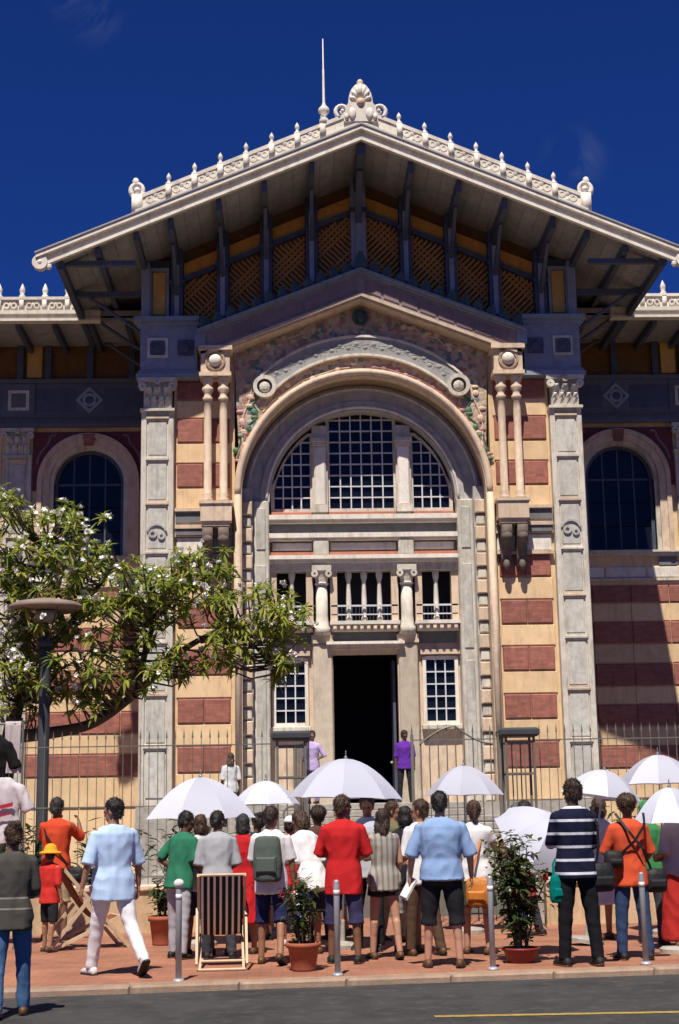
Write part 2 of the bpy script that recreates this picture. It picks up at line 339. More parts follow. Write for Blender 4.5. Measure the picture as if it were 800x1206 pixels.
# --- striped walls between pilaster and arch
for sx in (-1, 1):
    a, b = sorted((sx*3.30, sx*4.86))
    wall = part('wall', MB().box(a,b,.25,.9,F0,14.2), cream)
    low = [(7.99,7.46),(6.85,6.25),(5.67,5.07),(4.47,3.87),(3.3,2.67)]
    ups = [(12.66,12.18),(11.66,11.04),(10.47,9.86)]
    def red(z1, z0, u0, u1, split=True):
        us = [u0, (u0+u1)/2, u1] if split else [u0, u1]
        for i in range(len(us)-1):
            x0, x1 = sorted((sx*us[i], sx*us[i+1]))
            part('red_panel', MB().cbox(x0+.006,x1-.006,.19,.25,z0,z1,.025), redpan, parent=wall)
    for z1, z0 in low: red(z1, z0, 3.42, 4.74)
    for z1, z0 in ups: red(z1, z0, 3.42, 4.78)
    allz = sorted(low, reverse=True)
    for i in range(len(allz)):
        z1 = allz[i][1]-.03; z0 = (allz[i+1][0] if i+1 < len(allz) else F0)+.03
        x0, x1 = sorted((sx*3.40, sx*4.77)); part('cream_panel', MB().cbox(x0,x1,.215,.25,z0,z1,.015), cream, parent=wall)
    for z1, z0 in ((12.15,11.69),(11.01,10.5),(9.83,9.3)):
        x0, x1 = sorted((sx*3.40, sx*4.80)); part('cream_panel', MB().cbox(x0,x1,.215,.25,z0,z1,.015), cream, parent=wall)
    # impost band; dark strips under its mouldings paint in their shadow
    x0, x1 = sorted((sx*3.36, sx*4.82))
    part('impost_band', MB().box(x0,x1,.12,.26,8.56,9.2).box(x0,x1,.02,.26,9.2,9.28).box(x0,x1,.05,.26,8.76,8.84).box(x0,x1,.1,.26,8.02,8.1), warmstone, parent=wall)
    x0, x1 = sorted((sx*4.12, sx*4.80))
    part('dark_inset', MB().box(x0,x1,.09,.13,8.92,9.17), darkband, parent=wall)
    part('dark_inset', MB().box(x0,x1,.09,.13,8.60,8.74), darkband, parent=wall)
    x0, x1 = sorted((sx*3.38, sx*4.78)); part('frieze_panel', MB().cbox(x0,x1,.18,.26,8.12,8.54,.02), whitestone, parent=wall)
    # paired colonnettes on a corbel
    cb = part('corbel', MB().box(min(sx*3.36,sx*4.14),max(sx*3.36,sx*4.14),-.42,.24,8.86,9.3).box(min(sx*3.42,sx*4.08),max(sx*3.42,sx*4.08),-.36,.24,8.74,8.87).box(min(sx*3.32,sx*4.18),max(sx*3.32,sx*4.18),-.46,.22,9.3,9.37), warmstone)
    for uc in (3.57, 3.97):
        br = MB()
        prof = [(-.34,8.74),(-.37,8.5),(-.28,8.3),(-.12,8.2),(-.05,7.95),(.0,7.7),(.2,7.7),(.2,8.74)]
        vs = [(sx*uc-.13,y,z) for y, z in prof]+[(sx*uc+.13,y,z) for y, z in prof]; n = len(prof)
        br.add(vs, [tuple(range(n)), tuple(range(2*n-1,n-1,-1))]+[(i,i+n,(i+1)%n+n,(i+1)%n) for i in range(n)])
        br.ball((sx*uc,-.3,8.42),.15,.1,.13,10,6).ball((sx*uc,-.06,7.72),.09,.09,.14,8,6)
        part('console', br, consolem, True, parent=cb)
        co = MB().lathe([(.14,9.37),(.14,9.45),(.11,9.5),(.135,9.56),(.10,9.62),(.098,11.75),(.088,12.0),(.13,12.04),(.13,12.1),(.095,12.14),(.10,12.22),(.15,12.3),(.15,12.36),(.11,12.4),(.12,12.46),(.17,12.58),(.17,12.64)], sx*uc, -.2, 0, 14)
        part('colonnette', co, warmstone, True, parent=cb)
    im = part('impost_block', MB().box(min(sx*3.36,sx*4.18),max(sx*3.36,sx*4.18),-.42,.26,12.64,12.74).box(min(sx*3.4,sx*4.14),max(sx*3.4,sx*4.14),-.36,.26,12.74,13.32).box(min(sx*3.33,sx*4.2),max(sx*3.33,sx*4.2),-.46,.26,13.32,13.44), warmstone)
    part('ball_ornament', MB().ball((sx*3.77,-.38,13.05),.17,.12,.17,14,8), whitestone, True, parent=im)
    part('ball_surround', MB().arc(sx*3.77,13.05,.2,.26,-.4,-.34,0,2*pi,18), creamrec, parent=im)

# --- arch, spandrels, intrados
CZ = 9.6
sp = MB(); n = 48
top = lambda u: 14.35-.39*abs(u)+.62
vs = []; fs = []
for i in range(n+1):
    a = pi*i/n; u = 3.14*cos(a); z = CZ+3.14*sin(a)
    u2 = max(-3.32, min(3.32, u*1.06)); vs += [(u,.2,z),(u2,.2,top(u2))]
for i in range(n): fs.append((2*i,2*i+1,2*i+3,2*i+2))
sp.add(vs, fs)
span = part('spandrel', sp, mosaic)
part('spandrel_backing', MB().add([(x,y+.03,z) for x,y,z in vs], fs), cream, parent=span)
part('scroll_band', MB().arc(0,10.05,3.30,3.74,.08,.22,radians(47),radians(133),40), palegrey)
band = part('scroll_band_edge', MB().arc(0,10.05,3.24,3.30,.04,.22,radians(46),radians(134),40).arc(0,10.05,3.74,3.80,.04,.22,radians(46),radians(134),40), stone)
for k in range(22):
    a = radians(50+80*(k+.5)/22); c, d = cos(a), sin(a); r = 3.52
    q = .05*(1 if k % 2 else -1)
    part('band_ornament', MB().ball((r*c+q*c,.085,10.05+r*d+q*d),.075,.03,.055,8,5).tube([(r*c-.1*d+q*c*j,.085,10.05+r*d+.1*c+q*d*j) for j in (-2,-1,0)]+[(r*c+.1*d-q*c,.085,10.05+r*d-.1*c-q*d)],.016,5), palegrey, parent=band)
for sx in (-1,1):
    a = radians(90-sx*46); part('scroll_rosette', MB().arc(3.5*cos(a),10.05+3.5*sin(a),.20,.30,.02,.2,0,2*pi,20).ball((3.5*cos(a),.1,10.05+3.5*sin(a)),.15,.08,.15,12,6), stone)
# floral sprays in relief over the spandrels
def vine(pts, m, name='vine_relief'):
    mb = MB().tube([(u,.19,z) for u, z in pts], .022, 6)
    for i, (u, z) in enumerate(pts):
        if i % 2: mb.ball((u+random.uniform(-.1,.1),.19,z+random.uniform(-.1,.1)),.085,.035,.085,8,5)
        else: mb.ball((u+random.uniform(-.12,.12),.19,z+random.uniform(-.12,.12)),.10,.03,.05,8,5)
    part(name, mb, m, parent=span)
greenrel = M('green glazed relief', (.07,.16,.09),.5,.3,9); pinkrel = M('pink glazed relief', (.42,.2,.19),.5,.3,9)
for sx in (-1,1):
    for k in range(3):
        vine([(sx*(3.2-.05*i+.07*sin(i*1.3+k*2)-.0), 10.5+.3*i+.1*k) for i in range(3+2*k)], (greenrel,pinkrel,warmstone)[k])
    vine([(sx*(2.95-.06*i+.12*sin(i*1.9)), 11.25+.2*i) for i in range(8)], greenrel)
    vine([(sx*(2.75-.16*i), 12.2+.12*i+.09*sin(i*2.)) for i in range(9)], pinkrel)
    vine([(sx*(2.6-.2*i), 13.45+.1*i+.07*sin(i*2.4)) for i in range(8)], warmstone)
    vine([(sx*(2.1-.2*i), 14.05+.085*i+.05*sin(i*2.)) for i in range(10)], (greenrel if sx > 0 else pinkrel))
    vine([(3.4*cos(radians(90-sx*(5+5.5*i))), CZ+3.42*sin(radians(90-sx*(5+5.5*i)))+.03*sin(i*2)) for i in range(9)], (pinkrel if sx > 0 else warmstone))
part('shield_ornament', MB().ball((0,.14,14.38),.12,.08,.17,12,8).arc(0,14.38,.17,.22,.12,.2,0,2*pi,18), teal, True)

arch = part('arch_moulding', MB().arc(0,CZ,3.12,3.32,-.02,.3,0,pi,56), warmstone)
part('roll_moulding', MB().tube([(3.22*cos(pi*i/56),-.03,CZ+3.22*sin(pi*i/56)) for i in range(57)], .085, 10), warmstone, True, parent=arch)
for sx in (-1,1):
    x0, x1 = sorted((sx*3.12, sx*3.32))
    j = part('jamb_moulding', MB().box(x0,x1,-.02,.3,F0,CZ-.003), warmstone)
    part('roll_moulding', MB().tube([(sx*3.22,-.03,F0),(sx*3.22,-.03,CZ)], .085, 10), warmstone, True, parent=j)
# intrados (barrel) and reveals
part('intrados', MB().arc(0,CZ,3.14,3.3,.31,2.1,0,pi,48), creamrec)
for sx in (-1,1):
    x0, x1 = sorted((sx*3.14, sx*3.3)); part('reveal', MB().box(x0,x1,.31,2.1,F0,CZ-.003), greystone)
# archivolt rings
SH = -.38
ring = part('archivolt', MB().arc(0,CZ,2.66,3.12,1.25,1.7,0,pi,48), greystone)
part('archivolt_bead', MB().tube([(3.02*cos(pi*i/48),1.24,CZ+3.02*sin(pi*i/48)) for i in range(49)], .05, 8), stone, True, parent=ring)
part('inner_archivolt', MB().arc(0,CZ,2.42,2.66,1.15,1.75,0,pi,48), greystone)
part('inner_archivolt_bead', MB().tube([(2.5*cos(pi*i/48),1.14,CZ+2.5*sin(pi*i/48)) for i in range(49)], .04, 8), whitestone, True, parent=ring)
for sx in (-1,1):
    x0, x1 = sorted((sx*2.44, sx*2.86)); jp = part('jamb_pilaster', MB().cbox(x0,x1,1.1,1.75,F0,CZ-.003,.03), stone)
    x0, x1 = sorted((sx*2.53, sx*2.77)); part('inset_panel', MB().cbox(x0,x1,1.07,1.11,F0+.4,5.4,.02).cbox(x0,x1,1.07,1.11,5.7,7.9,.02).cbox(x0,x1,1.07,1.11,8.3,9.4,.02), stone2, parent=jp)
    qw = part('quoin_backing', MB().box(*sorted((sx*2.86, sx*3.135)),.95,1.7,F0,CZ+.3), greystone)
    z = F0; k = 0
    while z < CZ-.2:
        h = .40 if k % 2 else .30
        part('quoin', MB().cbox(*sorted((sx*(2.87 if k % 2 else 2.90), sx*3.13)),.80 if k % 2 else .86,.96,z+.02,z+h-.03,.025), (warmstone if k % 2 else stone), parent=qw)
        z += h; k += 1

# ------------------------------------------------------------------ glazed screen inside the arch
def inarch(r, u): return CZ+sqrt(max(r*r-u*u, .01))
PANE = {}
def pane(w, h, parent, u, v, z):
    k = (round(w,3), round(h,3))
    if k not in PANE: PANE[k] = MB().box(-w/2,w/2,0,.012,-h/2,h/2).mesh('pane', glassm)
    put('pane', PANE[k], parent, (u,v+SH,z), (radians(random.uniform(-1.2,1.2)),0,radians(random.uniform(-1.2,1.2))))
def window(u0, u1, z0, nx, nz, pw, ph, v, topf, bar=.034, sill=True, frame_m=None):
    """glazing clipped under a curve topf(u)"""
    frame_m = frame_m or stone
    fb = MB()
    us = [u0+(u1-u0)*i/14 for i in range(15)]
    outer = [(u0-.09,z0-.1)]+[(u0-.09,topf(u0)+.06)]+[(u, topf(u)+.09) for u in us[1:-1]]+[(u1+.09,topf(u1)+.06),(u1+.09,z0-.1)]
    inner = [(u0,z0)]+[(u0,topf(u0))]+[(u, topf(u)) for u in us[1:-1]]+[(u1,topf(u1)),(u1,z0)]
    n = len(outer); y0, y1 = v-.06, v+.08
    vs = [(x,y0,z) for x,z in outer]+[(x,y0,z) for x,z in inner]+[(x,y1,z) for x,z in outer]+[(x,y1,z) for x,z in inner]
    for i in range(n):
        j = (i+1)%n
        fb.f += []
    fs = []
    for i in range(n):
        j = (i+1)%n; fs += [(i,j,j+n,i+n),(i+n,j+n,j+3*n,i+3*n),(i+2*n,i+3*n,j+3*n,j+2*n),(i,i+2*n,j+2*n,j)]
    fb.add(vs, fs)
    w = part('window', fb, frame_m)
    part('backing', MB().box(u0-.05,u1+.05,v+.12,v+.14,z0-.05,max(topf(u) for u in us)+.02), interior, parent=w)
    bars = MB()
    for i in range(1, nx):
        u = u0+pw*i; bars.box(u-bar/2,u+bar/2,v-.02,v+.03,z0,topf(u)+.02)
    zt = max(topf(u) for u in us); k = 1
    while z0+ph*k < zt-.05:
        z = z0+ph*k; ok = [u for u in us if topf(u) > z-.01]
        if ok: bars.box(min(ok)-.02,max(ok)+.02,v-.014,v+.024,z-bar/2,z+bar/2)
        k += 1
    part('glazing_bars', bars, barw, parent=w)
    for i in range(nx):
        for k in range(60):
            uc = u0+pw*(i+.5); zc = z0+ph*(k+.5)
            tmin = min(topf(u0+pw*(i+.04)), topf(u0+pw*(i+.96))); tmax = max(topf(u0+pw*(i+.04)), topf(u0+pw*(i+.96)))
            if zc-ph/2 > tmax-.04: break
            h = min(ph, max(tmax, tmin)+.03-(zc-ph/2))
            pane(pw-.004, h-.004, w, uc, v+.045, zc-ph/2+h/2)
    return w
RI = 2.40
# tympanum wall with piers
TV = 1.62
tym = part('tympanum_wall', MB().prism([(-2.44,CZ-.3),(2.44,CZ-.3)]+[(2.44*cos(pi*i/30),CZ+2.44*sin(pi*i/30)) for i in range(31)],1.9,2.0), interior)
flat = lambda u: 11.86+.22*(1-(u/.86)**2)
window(-.84,.84,9.46,6,8,.28,.30,1.6,flat)
for sx in (-1,1):
    u0, u1 = sorted((sx*1.36, sx*2.30))
    cf = lambda u: min(inarch(2.34,u)-.06, 11.7)
    window(u0,u1,9.46,4,6,.235,.30,1.6,cf)
    p = part('pier', MB().box(sx*1.1-.20,sx*1.1+.20,1.42,1.7,9.3,inarch(2.44,1.25)-.02), stone)
    part('pier_shaft', MB().cbox(sx*1.1-.155,sx*1.1+.155,1.30,1.43,9.5,11.1,.04), whitestone, parent=p)
    part('pier_cap', MB().box(sx*1.1-.22,sx*1.1+.22,1.22,1.6,11.2,11.3).box(sx*1.1-.18,sx*1.1+.18,1.26,1.6,11.1,11.2), stone, parent=p)
    part('pier_base', MB().box(sx*1.1-.2,sx*1.1+.2,1.24,1.6,9.32,9.5), stone, parent=p)
part('head_infill', MB().prism([(-.93,12.0)]+[(u,flat(u)+.1) for u in [-.84+1.68*i/10 for i in range(11)]]+[(.93,12.0),(.8,inarch(2.44,.8)),(0,inarch(2.44,0)),(-.8,inarch(2.44,.8))],1.56,1.72), greystone)
# sill, cornice, dark band, frieze
for u0,u1 in ((-2.38,-1.33),(-.88,.88),(1.33,2.38)): part('sill', MB().cbox(u0,u1,1.3,1.7,9.22,9.33,.015), brickline)
mid = part('screen_entablature', MB().box(-2.44,2.44,1.1,1.7,9.1,9.22).box(-2.44,2.44,1.2,1.7,9.02,9.1).box(-2.44,2.44,1.12,1.7,8.62,8.74).box(-2.44,2.44,1.2,1.7,8.56,8.62).box(-2.44,2.44,1.12,1.7,8.06,8.16).box(-2.44,2.44,1.2,1.7,7.98,8.06), whitestone)
part('dark_band', MB().box(-2.43,2.43,1.36,1.7,8.75,9.01), darkband, parent=mid)
part('frieze_back', MB().box(-2.43,2.43,1.4,1.7,8.17,8.55), pinkgrey, parent=mid)
part('red_line', MB().box(-2.43,2.43,1.3,1.39,8.17,8.27), brickline, parent=mid)
for u0,u1 in ((-2.36,-1.32),(-.86,.86),(1.32,2.36)): part('frieze_panel', MB().cbox(u0,u1,1.32,1.4,8.31,8.52,.03), whitestone, parent=mid)
for sx in (-1,1): part('frieze_block', MB().cbox(sx*1.1-.2,sx*1.1+.2,1.16,1.6,8.17,8.56,.03), stone, parent=mid)
# loggia
part('loggia_back', MB().box(-2.44,2.44,2.5,2.6,6.3,7.98).box(-2.44,2.44,1.7,2.5,6.2,6.3), interior)
lg = part('loggia_frame', MB().box(-2.44,2.44,1.3,1.72,7.78,7.98), stone)
def balustrade(u0, u1, inner):
    for u in (u0+.07, u1-.07): part('loggia_pier', MB().box(u-.09,u+.09,1.36,1.7,6.45,7.78), warmstone, parent=lg)
    for u in inner: part('loggia_colonnette', MB().lathe([(.085,6.45),(.085,6.55),(.06,6.6),(.07,7.0),(.05,7.5),(.085,7.62),(.09,7.78)],u,1.5,0,10), whitestone, True, parent=lg)
    part('loggia_rail', MB().box(u0,u1,1.36,1.39,6.84,6.885).box(u0,u1,1.36,1.39,6.62,6.65), barw, parent=lg)
    g = int((u1-u0)/.09)
    part('rail_pickets', MB(), barw, parent=lg) if False else None
    pk = MB()
    for i in range(1, g): pk.box(u0+(u1-u0)*i/g-.006,u0+(u1-u0)*i/g+.006,1.366,1.382,6.46,6.84)
    part('rail_pickets', pk, darkblue, parent=lg)
    sh = part('balcony_shelf', MB().box(u0-.04,u1+.04,1.16,1.7,6.36,6.45).box(u0,u1,1.26,1.7,6.2,6.36), whitestone)
    m = int((u1-u0)/.17)
    for i in range(m):
        x = u0+(u1-u0)*(i+.5)/m; part('balcony_bracket', MB().box(x-.045,x+.045,1.18,1.27,6.22,6.36).ball((x,1.18,6.25),.045,.04,.05,8,5), warmstone, parent=sh)
balustrade(-.86,.86,(-.40,0,.40))
for sx in (-1,1):
    u0,u1 = sorted((sx*1.34,sx*2.42)); balustrade(u0,u1,(sx*1.87,))
# ground storey wall, door, side windows
gw = MB()
gw.box(-2.44,-2.34,1.62,1.9,F0,6.2).box(2.34,2.44,1.62,1.9,F0,6.2)
for sx in (-1,1):
    a,b = sorted((sx*.84,sx*1.52)); gw.box(a,b,1.62,1.9,F0,6.2)
    a,b = sorted((sx*1.521,sx*2.339)); gw.box(a,b,1.625,1.9,F0,3.82).box(a,b,1.625,1.9,5.56,6.2)
gw.box(-.839,.839,1.625,1.9,5.64,6.2)
part('screen_wall', gw, warmstone)
part('hall_interior', MB().box(-2.4,-.9,1.91,1.95,F0,6.2).box(.9,2.4,1.91,1.95,F0,6.2).box(-3,-2.9,1.95,8,F0,6.2).box(2.9,3,1.95,8,F0,6.2).box(-3,3,8,8.1,F0,6.2).box(-3,3,1.95,8.1,6.0,6.1).box(-3,3,1.95,8.1,F0-.1,F0+.002), interior)
dr = part('door_frame', MB().box(-.98,-.83,1.5,1.64,F0,5.62).box(.83,.98,1.5,1.64,F0,5.62).box(-.98,.98,1.5,1.64,5.62,5.74).box(-.9,.9,1.3,1.62,5.74,5.86), warmstone)
part('door_hood', MB().box(-1.0,1.0,1.22,1.5,5.86,5.93), whitestone, parent=dr)
part('overdoor_shade_panel', MB().box(-.86,.86,1.56,1.62,5.96,6.19), darkband, parent=dr)  # dark colour stands in for shade in the recess over the door
dl = part('door_leaf', MB().box(.72,.79,2.0,2.8,F0+.01,5.5), darkblue)
part('door_knob', MB().ball((.70,2.7,2.9),.04), greystone, True, parent=dl)
for sx in (-1,1):
    u0,u1 = sorted((sx*1.56,sx*2.30))
    w = window(u0,u1,3.9,3,5,.2467,.314,1.6,lambda u: 5.47,frame_m=whitestone)
    part('sill', MB().cbox(u0-.14,u1+.14,1.4,1.62,3.68,3.8,.015), stone, parent=w)
    part('lintel', MB().box(u0-.14,u1+.14,1.46,1.62,5.6,5.72), warmstone, parent=w)
    part('overdoor_shade_panel', MB().box(sx*1.87-.5,sx*1.87+.5,1.57,1.62,5.9,6.19), darkband, parent=w)  # recess shade painted as a dark panel over the side window
    # engaged columns either side of the door
    c = part('column', MB().lathe([(.22,6.12),(.22,6.3),(.17,6.36),(.155,6.6),(.15,7.45)],sx*1.1,1.42,0,18), stone, True)
    part('column_pedestal', MB().cbox(sx*1.1-.25,sx*1.1+.25,1.4,1.66,F0,5.9,.03), beige, parent=c)
    part('column_capital', MB().lathe([(.16,7.4),(.19,7.44),(.16,7.48),(.18,7.6),(.24,7.78)],sx*1.1,1.4,0,16).box(sx*1.1-.25,sx*1.1+.25,1.15,1.68,7.76,7.9), stone, parent=c)
    for q in (-.18,.18): part('volute', MB().arc(sx*1.1+q,7.68,.03,.09,1.14,1.3,0,2*pi,14), stone, parent=c)
    part('column_ring', MB().box(sx*1.1-.28,sx*1.1+.28,1.36,1.66,5.9,6.12), warmstone, parent=c)
    part('column_plinth', MB().box(sx*1.1-.3,sx*1.1+.3,1.34,1.7,F0,F0+.3), beige, parent=c)

SH = 0.0
# ------------------------------------------------------------------ hood over the arch
hz = lambda u, d=0: 15.5-.39*abs(u)-d
def rake(mb, U, d0, d1, v0, v1, u_in=0):
    for sx in (-1,1):
        p = [(0 if u_in == 0 else sx*u_in,hz(u_in,d0)),(sx*U,hz(U,d0)),(sx*U,hz(U,d1)),(0 if u_in == 0 else sx*u_in,hz(u_in,d1))]
        mb.prism(p, v0, v1)
    return mb
hood = part('hood', rake(MB(),4.14,.13,.66,-.36,.3), pinkgrey)
part('hood_top_moulding', rake(rake(MB(),4.24,0,.07,-.54,.3),4.19,.07,.13,-.45,.3), bluegrey, parent=hood)
part('hood_lower_moulding', rake(rake(MB(),4.0,.66,.74,-.43,.22),3.96,.74,.80,-.36,.2), warmstone, parent=hood)
for sx in (-1,1):
    for k in range(8):
        a = sx*(.12+.47*k); b = sx*(.12+.47*k+.40)
        part('hood_inset', MB().prism([(a,hz(a,.24)),(b,hz(b,.24)),(b,hz(b,.56)),(a,hz(a,.56))],-.385,-.35), pinkgrey2, parent=hood)
    part('hood_return', MB().box(*sorted((sx*4.02,sx*4.28)),-.42,.3,13.46,13.84), bluegrey, parent=hood)
anm = MB().add([(-.13,0,0),(.13,0,0),(.15,-.02,.12),(.09,-.05,.26),(0,-.06,.33),(-.09,-.05,.26),(-.15,-.02,.12),(0,-.07,.12)],[(0,1,7),(1,2,7),(2,3,7),(3,4,7),(4,5,7),(5,6,7),(6,0,7)])
anm.add([(-.12,.06,0),(.12,.06,0),(.13,.05,.12),(0,.03,.31),(-.13,.05,.12)],[(4,3,2,1,0)]).ball((0,-.06,.3),.06,.06,.06,8,5)
anmesh = anm.mesh('crest_leaf', teal)
for sx in (-1,1):
    for k in range(1,13):
        u = sx*.335*k; put('crest_leaf', anmesh, hood, (u,-.42,hz(u)-.01), (0,sx*.37*.5,0), (.92,.92,.9))
    part('crest_rail', MB().tube([(0,-.34,hz(0)+.12),(sx*4.15,-.34,hz(4.15)+.12)],.035,6), teal, parent=hood)
put('crest_leaf', anmesh, hood, (0,-.44,hz(0)-.02), (0,0,0), (1.2,1.1,1.3))

# ------------------------------------------------------------------ gable: posts, louvred and latticed bays
SB = lambda u: 18.30-SL*abs(u)      # underside of roof boards
gab = part('gable_wall', MB().prism([(-5.6,14.2),(5.6,14.2),(5.6,SB(5.6)),(0,SB(0)),(-5.6,SB(5.6))],.5,.62), brownback)
posts = [0,1.25,2.45,3.6,4.8]
pu = sorted([-p for p in posts[1:]]+posts)
for u in pu:
    w = .20 if u == 0 else .155
    zb = hz(u)-.2 if abs(u) < 4.4 else 14.28
    p = part('gable_post', MB().box(u-w,u+w,.16,.5,zb,SB(u)-.01), darkblue if u else bluegrey)
    part('post_edge', MB().box(u-w*.4,u+w*.4,.11,.16,zb,SB(u)-.45), bluegrey, parent=p)
    part('post_collar', MB().box(u-w-.04,u+w+.04,.12,.5,SB(u)-.98,SB(u)-.86), darkblue, parent=p)
for i in range(len(pu)-1):
    u0, u1 = pu[i]+.17, pu[i+1]-.17
    b = part('gable_bay', MB().prism([(u0,SB(u0)-.78),(u1,SB(u1)-.78),(u1,SB(u1)-.92),(u0,SB(u0)-.92)],.3,.5), darkblue)
    part('ochre_panel', MB().prism([(u0,SB(u0)-.38),(u1,SB(u1)-.38),(u1,SB(u1)-.76),(u0,SB(u0)-.76)],.4,.49), ochre, parent=b)
    zt = min(SB(u0),SB(u1))-.95; zb = max(13.9, min(hz(u0),hz(u1))-.3)
    part('lattice_backing', MB().prism([(u0,zb),(u1,zb),(u1,SB(u1)-.93),(u0,SB(u0)-.93)],.44,.49), brownback, parent=b)
    lat = MB(); sgn = -1 if (u0+u1) < 0 else 1
    for s2, yy in ((1,.37),(-1,.40)):
        t = zb-1.4
        while t < zt+1.6:
            # slats at 45 degrees clipped to the bay
            pts = []
            for u in (u0,u1):
                pass
            za = t+(0 if s2 > 0 else (u1-u0)); zc = t+((u1-u0) if s2 > 0 else 0)
            def clip(za, zc):
                lo = 0; hi = 1
                f = lambda q: za+(zc-za)*q
                fl = lambda q: SB(u0+(u1-u0)*q)-.94
                qs = [q/40 for q in range(41) if zb < f(q/40) < fl(q/40)]
                return (qs[0], qs[-1]) if len(qs) > 3 else None
            r = clip(za, zc)
            if r and (s2 == sgn or int(t*10) % 2 == 0):
                (q0, q1) = r; f = lambda q: za+(zc-za)*q; U = lambda q: u0+(u1-u0)*q; h = .045
                lat.prism([(U(q0),f(q0)-h),(U(q1),f(q1)-h),(U(q1),f(q1)+h),(U(q0),f(q0)+h)],yy,yy+.025)
            t += .17
    part('lattice', lat, brownlat, parent=b)
for sx in (-1,1):
    a,b = sorted((sx*4.98,sx*5.6))
    q = part('corner_bay', MB().box(a,b,.3,.5,14.3,SB(5.3)-.05), darkblue)
    part('yellow_panel', MB().cbox(sx*5.27-.18,sx*5.27+.18,.24,.31,14.5,15.68,.02), yellowpan, parent=q)
    part('panel_frame', MB().box(sx*5.27-.26,sx*5.27-.19,.2,.31,14.4,15.78).box(sx*5.27+.19,sx*5.27+.26,.2,.31,14.4,15.78).box(sx*5.27-.19,sx*5.27+.19,.2,.31,15.69,15.78), bluegrey, parent=q)
    part('corner_post', MB().box(*sorted((sx*5.5,sx*5.72)),.1,.5,14.32,SB(5.7)-.02), bluegrey, parent=q)

# ------------------------------------------------------------------ the big roof
VF = -2.1; EU = 7.58; VB = 17
roof = part('roof', MB(), roofm) if False else None
rb = MB()
for sx in (-1,1):
    rb.prism([(0,SB(0)+.05),(sx*EU,SB(EU)+.05),(sx*EU,SB(EU)+.19),(0,SB(0)+.19)], VF+.05, VB)
roof = part('roof', rb, roofm)
# soffit boards, each its own piece
bl = (VB-VF-.1)
for sx in (-1,1):
    nb = 22
    for k in range(nb):
        a = sx*(EU*k/nb+.004); b = sx*(EU*(k+1)/nb-.004)
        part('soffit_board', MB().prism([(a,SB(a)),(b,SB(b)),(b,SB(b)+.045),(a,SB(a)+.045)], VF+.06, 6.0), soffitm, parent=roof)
# purlins running out to the bargeboard above each post, and the brackets
for u in pu+[-5.65,5.65,-6.6,6.6,-7.5,7.5]:
    hh = .30 if abs(u) < 5 else .2
    w = .11 if u == 0 else .065
    z = SB(abs(u)+w)
    part('purlin', MB().box(u-w,u+w,VF+.1,.2 if abs(u) < 5.6 else 5.5,z-hh,z+.0), darkblue, parent=roof)
    if abs(u) < 5:
        mb = MB()
        mb.prism([(u-w*.8,z-hh-.0),(u+w*.8,z-hh-.0),(u+w*.8,z-hh-.08),(u-w*.8,z-hh-.08)],-.9,.16)
        vs = [(.15,z-1.3),(.15,z-1.12),(-.95,z-hh-.07),(-1.15,z-hh-.07)]
        mb.add([(u-w*.7,y,zz) for y,zz in vs]+[(u+w*.7,y,zz) for y,zz in vs],[(0,1,2,3),(7,6,5,4),(0,4,5,1),(1,5,6,2),(2,6,7,3),(3,7,4,0)])
        part('bracket', mb, darkblue, parent=roof)
for sx in (-1,1):
    zt = SB(EU)-.02
    # tie beam from eave to wall at the front and the curved braces under it
    part('tie_beam', MB().box(*sorted((sx*5.7,sx*(EU-.02))),-1.75,-1.6,15.12,15.24), darkblue, parent=roof)
    part('tie_beam', MB().box(*sorted((sx*5.7,sx*(EU-.02))),.2,.34,15.0,15.14), darkblue, parent=roof)
    for yy in (.25,2.2,4.1):
        part('eave_brace', MB().tube([(sx*5.7,yy,14.0),(sx*7.3,yy,SB(7.3)-.1)],.05,6), darkblue, parent=roof)
    part('eave_board', MB().box(*sorted((sx*(EU-.06),sx*(EU+.04))),VF+.05,VB,SB(EU)-.12,SB(EU)+.2), darkblue, parent=roof)
# bargeboards and cresting
BZ = lambda u: SB(0)+.31-SL*abs(u)
barge = MB()
def rk(mb, U, top, bot, v0, v1, u0=0):
    for sx in (-1,1): mb.prism([(sx*u0,BZ(u0)+top),(sx*U,BZ(U)+top),(sx*U,BZ(U)+bot),(sx*u0,BZ(u0)+bot)],v0,v1)
    return mb
bg = part('bargeboard', rk(MB(),8.0,0,-.34,VF-.05,VF+.05), pale_trim)
part('barge_moulding', rk(rk(MB(),8.08,.03,-.08,VF-.17,VF-.05),8.03,-.27,-.35,VF-.11,VF-.05), pale_trim, parent=bg)
part('verge_flashing', rk(MB(),8.1,.07,.03,VF-.2,VF+.4), roofm, parent=bg)
for sx in (-1,1):
    part('scroll_end', MB().arc(sx*7.98,BZ(7.98)-.22,.05,.19,VF-.13,VF+.06,0,2*pi,18).ball((sx*7.98,VF-.08,BZ(7.98)-.22),.08,.08,.08,10,6).ball((sx*7.75,VF-.06,BZ(7.75)-.42),.07,.06,.1,8,5), pale_trim, parent=bg)
